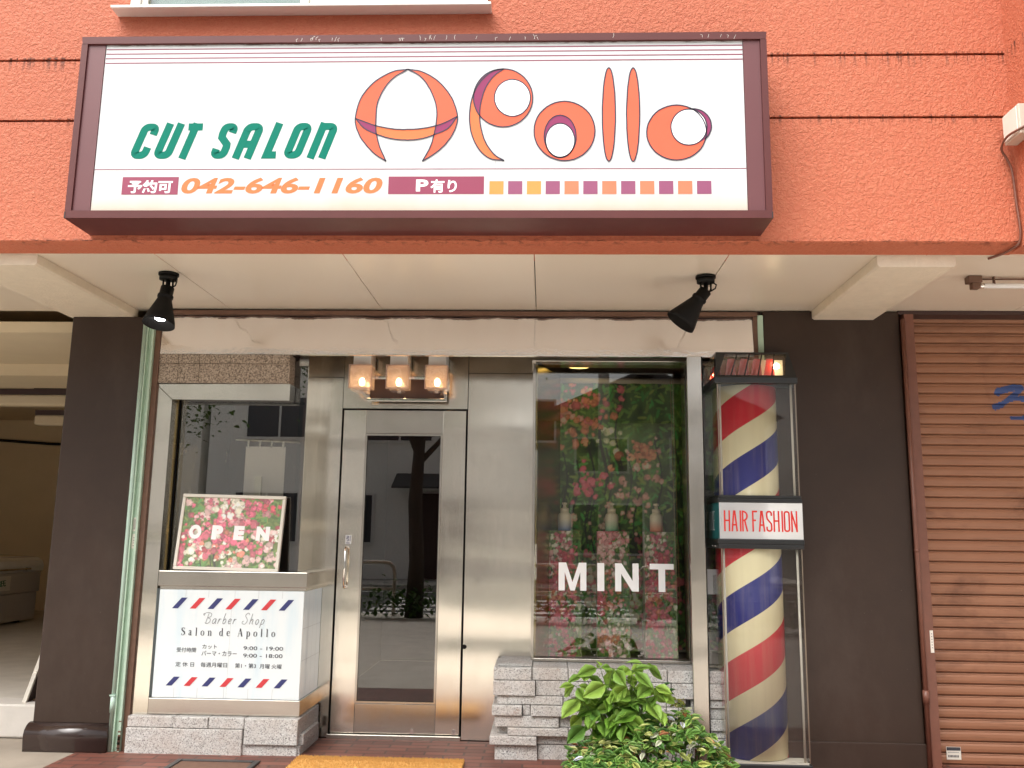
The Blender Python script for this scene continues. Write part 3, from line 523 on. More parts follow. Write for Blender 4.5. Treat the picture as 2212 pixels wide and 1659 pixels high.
FILLS=[('o',[(-0.653,3.348),(-0.665,3.346),(-0.677,3.345),(-0.689,3.344),(-0.701,3.343),(-0.713,3.34),(-0.726,3.335),(-0.74,3.329),(-0.755,3.321),(-0.769,3.313),(-0.784,3.303),(-0.798,3.293),(-0.81,3.282),(-0.822,3.27),(-0.833,3.257),(-0.843,3.244),(-0.852,3.23),(-0.861,3.216),(-0.868,3.201),(-0.874,3.185),(-0.879,3.167),(-0.883,3.149),(-0.886,3.131),(-0.888,3.114),(-0.889,3.099),(-0.888,3.084),(-0.885,3.071),(-0.882,3.058),(-0.877,3.046),(-0.872,3.035),(-0.867,3.024),(-0.862,3.013),(-0.856,3.003),(-0.849,2.994),(-0.842,2.985),(-0.835,2.976),(-0.828,2.967),(-0.821,2.959),(-0.814,2.952),(-0.808,2.945),(-0.801,2.938),(-0.793,2.931),(-0.786,2.925),(-0.778,2.919),(-0.771,2.914),(-0.762,2.909),(-0.754,2.904),(-0.746,2.899),(-0.738,2.893),(-0.744,2.905),(-0.749,2.917),(-0.755,2.929),(-0.761,2.941),(-0.766,2.953),(-0.771,2.965),(-0.775,2.978),(-0.779,2.99),(-0.782,3.003),(-0.785,3.015),(-0.788,3.028),(-0.79,3.04),(-0.791,3.051),(-0.792,3.061),(-0.793,3.071),(-0.793,3.082),(-0.793,3.092),(-0.793,3.104),(-0.793,3.115),(-0.793,3.128),(-0.793,3.14),(-0.793,3.153),(-0.791,3.166),(-0.789,3.179),(-0.786,3.191),(-0.781,3.205),(-0.776,3.218),(-0.771,3.231),(-0.765,3.243),(-0.759,3.254),(-0.752,3.265),(-0.746,3.274),(-0.739,3.283),(-0.732,3.292),(-0.724,3.3),(-0.715,3.308),(-0.706,3.316),(-0.696,3.322),(-0.685,3.329),(-0.674,3.335),(-0.663,3.341)]),('o',[(-0.653,3.348),(-0.641,3.346),(-0.63,3.345),(-0.619,3.343),(-0.608,3.342),(-0.596,3.339),(-0.584,3.334),(-0.572,3.329),(-0.559,3.322),(-0.545,3.314),(-0.532,3.305),(-0.519,3.296),(-0.507,3.285),(-0.495,3.273),(-0.484,3.261),(-0.473,3.247),(-0.462,3.233),(-0.453,3.218),(-0.444,3.204),(-0.437,3.189),(-0.431,3.173),(-0.425,3.157),(-0.421,3.142),(-0.417,3.127),(-0.415,3.112),(-0.414,3.1),(-0.415,3.088),(-0.417,3.076),(-0.42,3.065),(-0.423,3.054),(-0.427,3.043),(-0.432,3.032),(-0.437,3.021),(-0.443,3.01),(-0.45,3.0),(-0.457,2.99),(-0.464,2.98),(-0.471,2.971),(-0.479,2.963),(-0.487,2.955),(-0.495,2.947),(-0.503,2.94),(-0.512,2.933),(-0.521,2.926),(-0.531,2.919),(-0.541,2.912),(-0.551,2.906),(-0.561,2.899),(-0.571,2.893),(-0.565,2.904),(-0.559,2.915),(-0.553,2.926),(-0.548,2.937),(-0.542,2.948),(-0.538,2.959),(-0.534,2.97),(-0.53,2.981),(-0.527,2.992),(-0.525,3.004),(-0.522,3.015),(-0.52,3.028),(-0.518,3.041),(-0.515,3.056),(-0.513,3.07),(-0.512,3.085),(-0.511,3.099),(-0.51,3.113),(-0.51,3.125),(-0.511,3.137),(-0.512,3.148),(-0.514,3.16),(-0.516,3.171),(-0.519,3.183),(-0.523,3.195),(-0.528,3.208),(-0.533,3.221),(-0.539,3.234),(-0.545,3.247),(-0.552,3.258),(-0.558,3.269),(-0.564,3.279),(-0.571,3.288),(-0.578,3.297),(-0.586,3.305),(-0.594,3.313),(-0.603,3.32),(-0.612,3.326),(-0.622,3.332),(-0.632,3.337),(-0.643,3.342)]),('b',[(-0.888,3.104),(-0.873,3.098),(-0.857,3.092),(-0.842,3.086),(-0.826,3.08),(-0.811,3.074),(-0.797,3.069),(-0.783,3.065),(-0.769,3.062),(-0.755,3.059),(-0.742,3.056),(-0.729,3.054),(-0.716,3.052),(-0.704,3.05),(-0.692,3.049),(-0.681,3.049),(-0.669,3.048),(-0.658,3.048),(-0.646,3.049),(-0.633,3.049),(-0.62,3.049),(-0.606,3.05),(-0.593,3.051),(-0.579,3.053),(-0.566,3.055),(-0.552,3.057),(-0.539,3.06),(-0.525,3.063),(-0.512,3.067),(-0.499,3.071),(-0.486,3.076),(-0.474,3.081),(-0.462,3.087),(-0.45,3.093),(-0.438,3.1),(-0.427,3.106),(-0.415,3.112),(-0.422,3.102),(-0.428,3.092),(-0.434,3.082),(-0.44,3.072),(-0.448,3.062),(-0.456,3.054),(-0.465,3.047),(-0.475,3.041),(-0.486,3.036),(-0.497,3.031),(-0.509,3.027),(-0.52,3.023),(-0.53,3.018),(-0.541,3.014),(-0.551,3.01),(-0.562,3.007),(-0.573,3.004),(-0.584,3.002),(-0.595,3.0),(-0.607,2.998),(-0.618,2.997),(-0.63,2.997),(-0.642,2.996),(-0.654,2.997),(-0.666,2.997),(-0.677,2.998),(-0.689,2.999),(-0.701,3.001),(-0.713,3.003),(-0.724,3.005),(-0.736,3.008),(-0.747,3.011),(-0.758,3.015),(-0.769,3.019),(-0.78,3.023),(-0.79,3.027),(-0.8,3.031),(-0.81,3.035),(-0.82,3.04),(-0.829,3.044),(-0.838,3.05),(-0.847,3.056),(-0.854,3.063),(-0.862,3.07),(-0.868,3.079),(-0.875,3.087),(-0.881,3.096)]),('p',[(-0.886,3.103),(-0.879,3.1),(-0.872,3.097),(-0.865,3.094),(-0.858,3.091),(-0.85,3.088),(-0.843,3.085),(-0.835,3.082),(-0.826,3.079),(-0.817,3.076),(-0.808,3.073),(-0.8,3.07),(-0.791,3.067),(-0.789,3.029),(-0.798,3.032),(-0.807,3.036),(-0.816,3.039),(-0.825,3.043),(-0.833,3.047),(-0.841,3.052),(-0.849,3.059),(-0.857,3.067),(-0.864,3.076),(-0.871,3.085),(-0.879,3.094),(-0.886,3.103)]),('p',[(-0.415,3.111),(-0.422,3.108),(-0.428,3.104),(-0.435,3.1),(-0.442,3.097),(-0.449,3.093),(-0.457,3.089),(-0.465,3.086),(-0.474,3.082),(-0.484,3.078),(-0.494,3.074),(-0.503,3.071),(-0.513,3.067),(-0.519,3.025),(-0.509,3.029),(-0.499,3.032),(-0.489,3.036),(-0.479,3.04),(-0.469,3.045),(-0.461,3.051),(-0.452,3.059),(-0.444,3.069),(-0.437,3.079),(-0.43,3.09),(-0.423,3.101),(-0.415,3.111)]),('b',[(-0.203,3.347),(-0.213,3.345),(-0.223,3.344),(-0.232,3.342),(-0.242,3.34),(-0.252,3.337),(-0.261,3.332),(-0.271,3.326),(-0.28,3.318),(-0.29,3.309),(-0.299,3.299),(-0.308,3.289),(-0.315,3.278),(-0.323,3.267),(-0.329,3.256),(-0.335,3.243),(-0.34,3.23),(-0.345,3.217),(-0.349,3.203),(-0.352,3.189),(-0.355,3.174),(-0.357,3.158),(-0.358,3.143),(-0.359,3.127),(-0.359,3.112),(-0.359,3.098),(-0.358,3.083),(-0.356,3.069),(-0.354,3.054),(-0.352,3.041),(-0.348,3.027),(-0.344,3.014),(-0.339,3.001),(-0.334,2.988),(-0.327,2.975),(-0.321,2.964),(-0.314,2.953),(-0.307,2.943),(-0.299,2.934),(-0.291,2.926),(-0.282,2.919),(-0.273,2.912),(-0.264,2.907),(-0.253,2.903),(-0.242,2.9),(-0.231,2.899),(-0.219,2.898),(-0.208,2.897),(-0.196,2.895),(-0.204,2.9),(-0.213,2.905),(-0.221,2.909),(-0.229,2.914),(-0.237,2.92),(-0.244,2.927),(-0.251,2.935),(-0.258,2.944),(-0.265,2.954),(-0.272,2.964),(-0.278,2.974),(-0.283,2.985),(-0.288,2.995),(-0.292,3.005),(-0.295,3.016),(-0.299,3.027),(-0.301,3.038),(-0.304,3.048),(-0.306,3.059),(-0.308,3.069),(-0.31,3.08),(-0.311,3.091),(-0.312,3.101),(-0.312,3.112),(-0.312,3.123),(-0.312,3.133),(-0.312,3.143),(-0.311,3.154),(-0.31,3.165),(-0.308,3.176),(-0.306,3.188),(-0.303,3.201),(-0.3,3.214),(-0.297,3.227),(-0.292,3.24),(-0.288,3.251),(-0.283,3.262),(-0.277,3.273),(-0.271,3.283),(-0.264,3.293),(-0.258,3.302),(-0.251,3.31),(-0.243,3.318),(-0.236,3.324),(-0.228,3.33),(-0.219,3.336),(-0.211,3.341)]),('o',[(-0.069,3.202),(-0.071,3.224),(-0.076,3.246),(-0.085,3.267),(-0.096,3.286),(-0.11,3.304),(-0.127,3.319),(-0.145,3.331),(-0.165,3.34),(-0.186,3.345),(-0.208,3.347),(-0.23,3.345),(-0.251,3.34),(-0.27,3.332),(-0.289,3.32),(-0.305,3.305),(-0.318,3.288),(-0.329,3.269),(-0.337,3.248),(-0.342,3.226),(-0.343,3.203),(-0.341,3.181),(-0.335,3.159),(-0.327,3.138),(-0.315,3.119),(-0.301,3.102),(-0.284,3.087),(-0.266,3.075),(-0.246,3.067),(-0.225,3.061),(-0.204,3.059),(-0.182,3.061),(-0.162,3.066),(-0.142,3.075),(-0.124,3.086),(-0.108,3.101),(-0.094,3.118),(-0.083,3.137),(-0.075,3.157),(-0.07,3.179)]),('p',[(-0.213,3.347),(-0.228,3.346),(-0.243,3.343),(-0.257,3.338),(-0.271,3.331),(-0.284,3.323),(-0.296,3.314),(-0.307,3.303),(-0.316,3.291),(-0.325,3.278),(-0.331,3.264),(-0.337,3.249),(-0.34,3.234),(-0.343,3.218),(-0.343,3.203),(-0.342,3.187),(-0.339,3.171),(-0.334,3.156),(-0.328,3.141),(-0.321,3.128),(-0.312,3.115),(-0.312,3.123),(-0.312,3.133),(-0.312,3.143),(-0.311,3.154),(-0.31,3.165),(-0.308,3.176),(-0.306,3.188),(-0.303,3.201),(-0.3,3.214),(-0.297,3.227),(-0.292,3.24),(-0.288,3.251),(-0.283,3.262),(-0.277,3.273),(-0.271,3.283),(-0.264,3.293),(-0.258,3.302),(-0.251,3.31),(-0.243,3.318),(-0.236,3.324),(-0.228,3.33),(-0.219,3.336),(-0.211,3.341)]),('w',[(-0.08,3.202),(-0.081,3.216),(-0.084,3.23),(-0.089,3.243),(-0.096,3.255),(-0.105,3.266),(-0.115,3.276),(-0.126,3.283),(-0.138,3.289),(-0.151,3.292),(-0.164,3.294),(-0.177,3.293),(-0.19,3.289),(-0.202,3.284),(-0.213,3.276),(-0.223,3.267),(-0.231,3.256),(-0.237,3.244),(-0.242,3.231),(-0.245,3.217),(-0.246,3.203),(-0.245,3.188),(-0.241,3.174),(-0.236,3.161),(-0.229,3.149),(-0.22,3.138),(-0.21,3.129),(-0.199,3.121),(-0.187,3.116),(-0.175,3.112),(-0.162,3.111),(-0.149,3.112),(-0.136,3.116),(-0.124,3.121),(-0.113,3.128),(-0.104,3.138),(-0.095,3.148),(-0.089,3.16),(-0.084,3.174),(-0.081,3.187)]),('o',[(0.217,3.038),(0.215,3.06),(0.21,3.082),(0.202,3.103),(0.191,3.123),(0.177,3.14),(0.16,3.155),(0.141,3.167),(0.121,3.176),(0.099,3.182),(0.078,3.184),(0.056,3.182),(0.034,3.177),(0.014,3.168),(-0.005,3.156),(-0.021,3.141),(-0.036,3.124),(-0.047,3.105),(-0.055,3.084),(-0.06,3.061),(-0.061,3.039),(-0.06,3.016),(-0.054,2.994),(-0.046,2.973),(-0.034,2.954),(-0.02,2.937),(-0.003,2.922),(0.016,2.91),(0.036,2.902),(0.057,2.896),(0.079,2.894),(0.1,2.896),(0.121,2.901),(0.141,2.91),(0.16,2.921),(0.176,2.936),(0.191,2.953),(0.202,2.972),(0.21,2.993),(0.215,3.015)]),('p',[(0.131,3.013),(0.13,3.029),(0.128,3.044),(0.123,3.059),(0.117,3.073),(0.11,3.085),(0.101,3.096),(0.091,3.104),(0.081,3.11),(0.069,3.114),(0.058,3.116),(0.046,3.114),(0.035,3.111),(0.025,3.105),(0.015,3.096),(0.006,3.086),(-0.001,3.073),(-0.007,3.06),(-0.011,3.045),(-0.014,3.029),(-0.015,3.013),(-0.014,2.997),(-0.011,2.982),(-0.006,2.967),(-0.0,2.953),(0.007,2.941),(0.016,2.931),(0.026,2.922),(0.036,2.916),(0.047,2.912),(0.059,2.911),(0.07,2.912),(0.081,2.916),(0.092,2.922),(0.102,2.93),(0.11,2.941),(0.118,2.953),(0.124,2.966),(0.128,2.981),(0.131,2.997)]),('w',[(0.125,2.992),(0.124,3.005),(0.121,3.017),(0.117,3.029),(0.112,3.041),(0.105,3.051),(0.097,3.059),(0.088,3.066),(0.079,3.071),(0.068,3.074),(0.058,3.075),(0.048,3.074),(0.038,3.071),(0.028,3.066),(0.019,3.059),(0.011,3.051),(0.005,3.041),(-0.001,3.03),(-0.005,3.018),(-0.007,3.005),(-0.008,2.992),(-0.007,2.979),(-0.004,2.966),(-0.0,2.954),(0.005,2.943),(0.012,2.933),(0.02,2.925),(0.029,2.918),(0.038,2.913),(0.049,2.91),(0.059,2.909),(0.069,2.91),(0.079,2.913),(0.089,2.918),(0.097,2.925),(0.105,2.933),(0.112,2.943),(0.117,2.954),(0.121,2.966),(0.124,2.979)]),('o',[(0.31,3.118),(0.31,3.153),(0.309,3.189),(0.308,3.222),(0.305,3.253),(0.302,3.281),(0.299,3.304),(0.295,3.324),(0.291,3.338),(0.286,3.346),(0.282,3.349),(0.277,3.346),(0.272,3.338),(0.268,3.324),(0.264,3.305),(0.26,3.281),(0.257,3.253),(0.255,3.222),(0.253,3.189),(0.251,3.154),(0.251,3.118),(0.251,3.082),(0.252,3.047),(0.254,3.014),(0.256,2.984),(0.259,2.957),(0.262,2.934),(0.266,2.915),(0.27,2.902),(0.275,2.894),(0.279,2.891),(0.284,2.894),(0.289,2.902),(0.293,2.915),(0.297,2.934),(0.301,2.957),(0.304,2.984),(0.306,3.014),(0.308,3.047),(0.31,3.082)]),('o',[(0.421,3.117),(0.421,3.153),(0.42,3.188),(0.419,3.221),(0.416,3.252),(0.414,3.28),(0.41,3.304),(0.407,3.323),(0.402,3.337),(0.398,3.345),(0.393,3.348),(0.389,3.345),(0.384,3.337),(0.379,3.323),(0.375,3.304),(0.372,3.28),(0.368,3.253),(0.366,3.222),(0.364,3.188),(0.362,3.153),(0.361,3.117),(0.362,3.082),(0.362,3.047),(0.364,3.014),(0.366,2.983),(0.369,2.956),(0.372,2.933),(0.376,2.915),(0.38,2.901),(0.384,2.893),(0.389,2.89),(0.394,2.893),(0.398,2.901),(0.402,2.915),(0.407,2.933),(0.41,2.956),(0.414,2.983),(0.416,3.014),(0.418,3.047),(0.42,3.081)]),('p',[(0.745,3.06),(0.744,3.073),(0.742,3.086),(0.737,3.098),(0.73,3.109),(0.722,3.119),(0.712,3.128),(0.701,3.135),(0.689,3.14),(0.676,3.143),(0.663,3.144),(0.65,3.143),(0.637,3.14),(0.624,3.135),(0.613,3.129),(0.603,3.12),(0.594,3.11),(0.587,3.099),(0.582,3.086),(0.578,3.074),(0.577,3.06),(0.578,3.047),(0.581,3.034),(0.585,3.022),(0.592,3.011),(0.601,3.001),(0.61,2.992),(0.622,2.985),(0.634,2.98),(0.646,2.977),(0.659,2.976),(0.673,2.977),(0.685,2.98),(0.698,2.985),(0.709,2.992),(0.719,3.0),(0.728,3.01),(0.735,3.022),(0.74,3.034),(0.744,3.047)]),('o',[(0.722,3.028),(0.721,3.049),(0.716,3.07),(0.709,3.089),(0.698,3.107),(0.685,3.123),(0.669,3.137),(0.651,3.148),(0.631,3.156),(0.611,3.161),(0.59,3.163),(0.568,3.161),(0.548,3.156),(0.528,3.148),(0.509,3.138),(0.493,3.124),(0.479,3.108),(0.468,3.09),(0.459,3.071),(0.454,3.05),(0.452,3.029),(0.453,3.008),(0.458,2.988),(0.466,2.969),(0.477,2.951),(0.49,2.935),(0.506,2.922),(0.524,2.911),(0.543,2.903),(0.564,2.898),(0.585,2.896),(0.606,2.898),(0.626,2.903),(0.646,2.91),(0.664,2.921),(0.681,2.935),(0.695,2.95),(0.706,2.968),(0.714,2.987),(0.72,3.007)]),('w',[(0.725,3.054),(0.724,3.068),(0.721,3.081),(0.717,3.094),(0.71,3.106),(0.702,3.116),(0.693,3.125),(0.682,3.133),(0.67,3.138),(0.658,3.141),(0.645,3.142),(0.632,3.141),(0.62,3.138),(0.608,3.133),(0.597,3.126),(0.587,3.117),(0.579,3.107),(0.572,3.095),(0.567,3.082),(0.563,3.069),(0.562,3.055),(0.563,3.042),(0.566,3.028),(0.57,3.016),(0.577,3.004),(0.585,2.993),(0.594,2.985),(0.605,2.977),(0.617,2.972),(0.629,2.969),(0.642,2.968),(0.654,2.969),(0.667,2.972),(0.679,2.977),(0.69,2.984),(0.699,2.993),(0.708,3.003),(0.715,3.015),(0.72,3.028),(0.723,3.041)])]
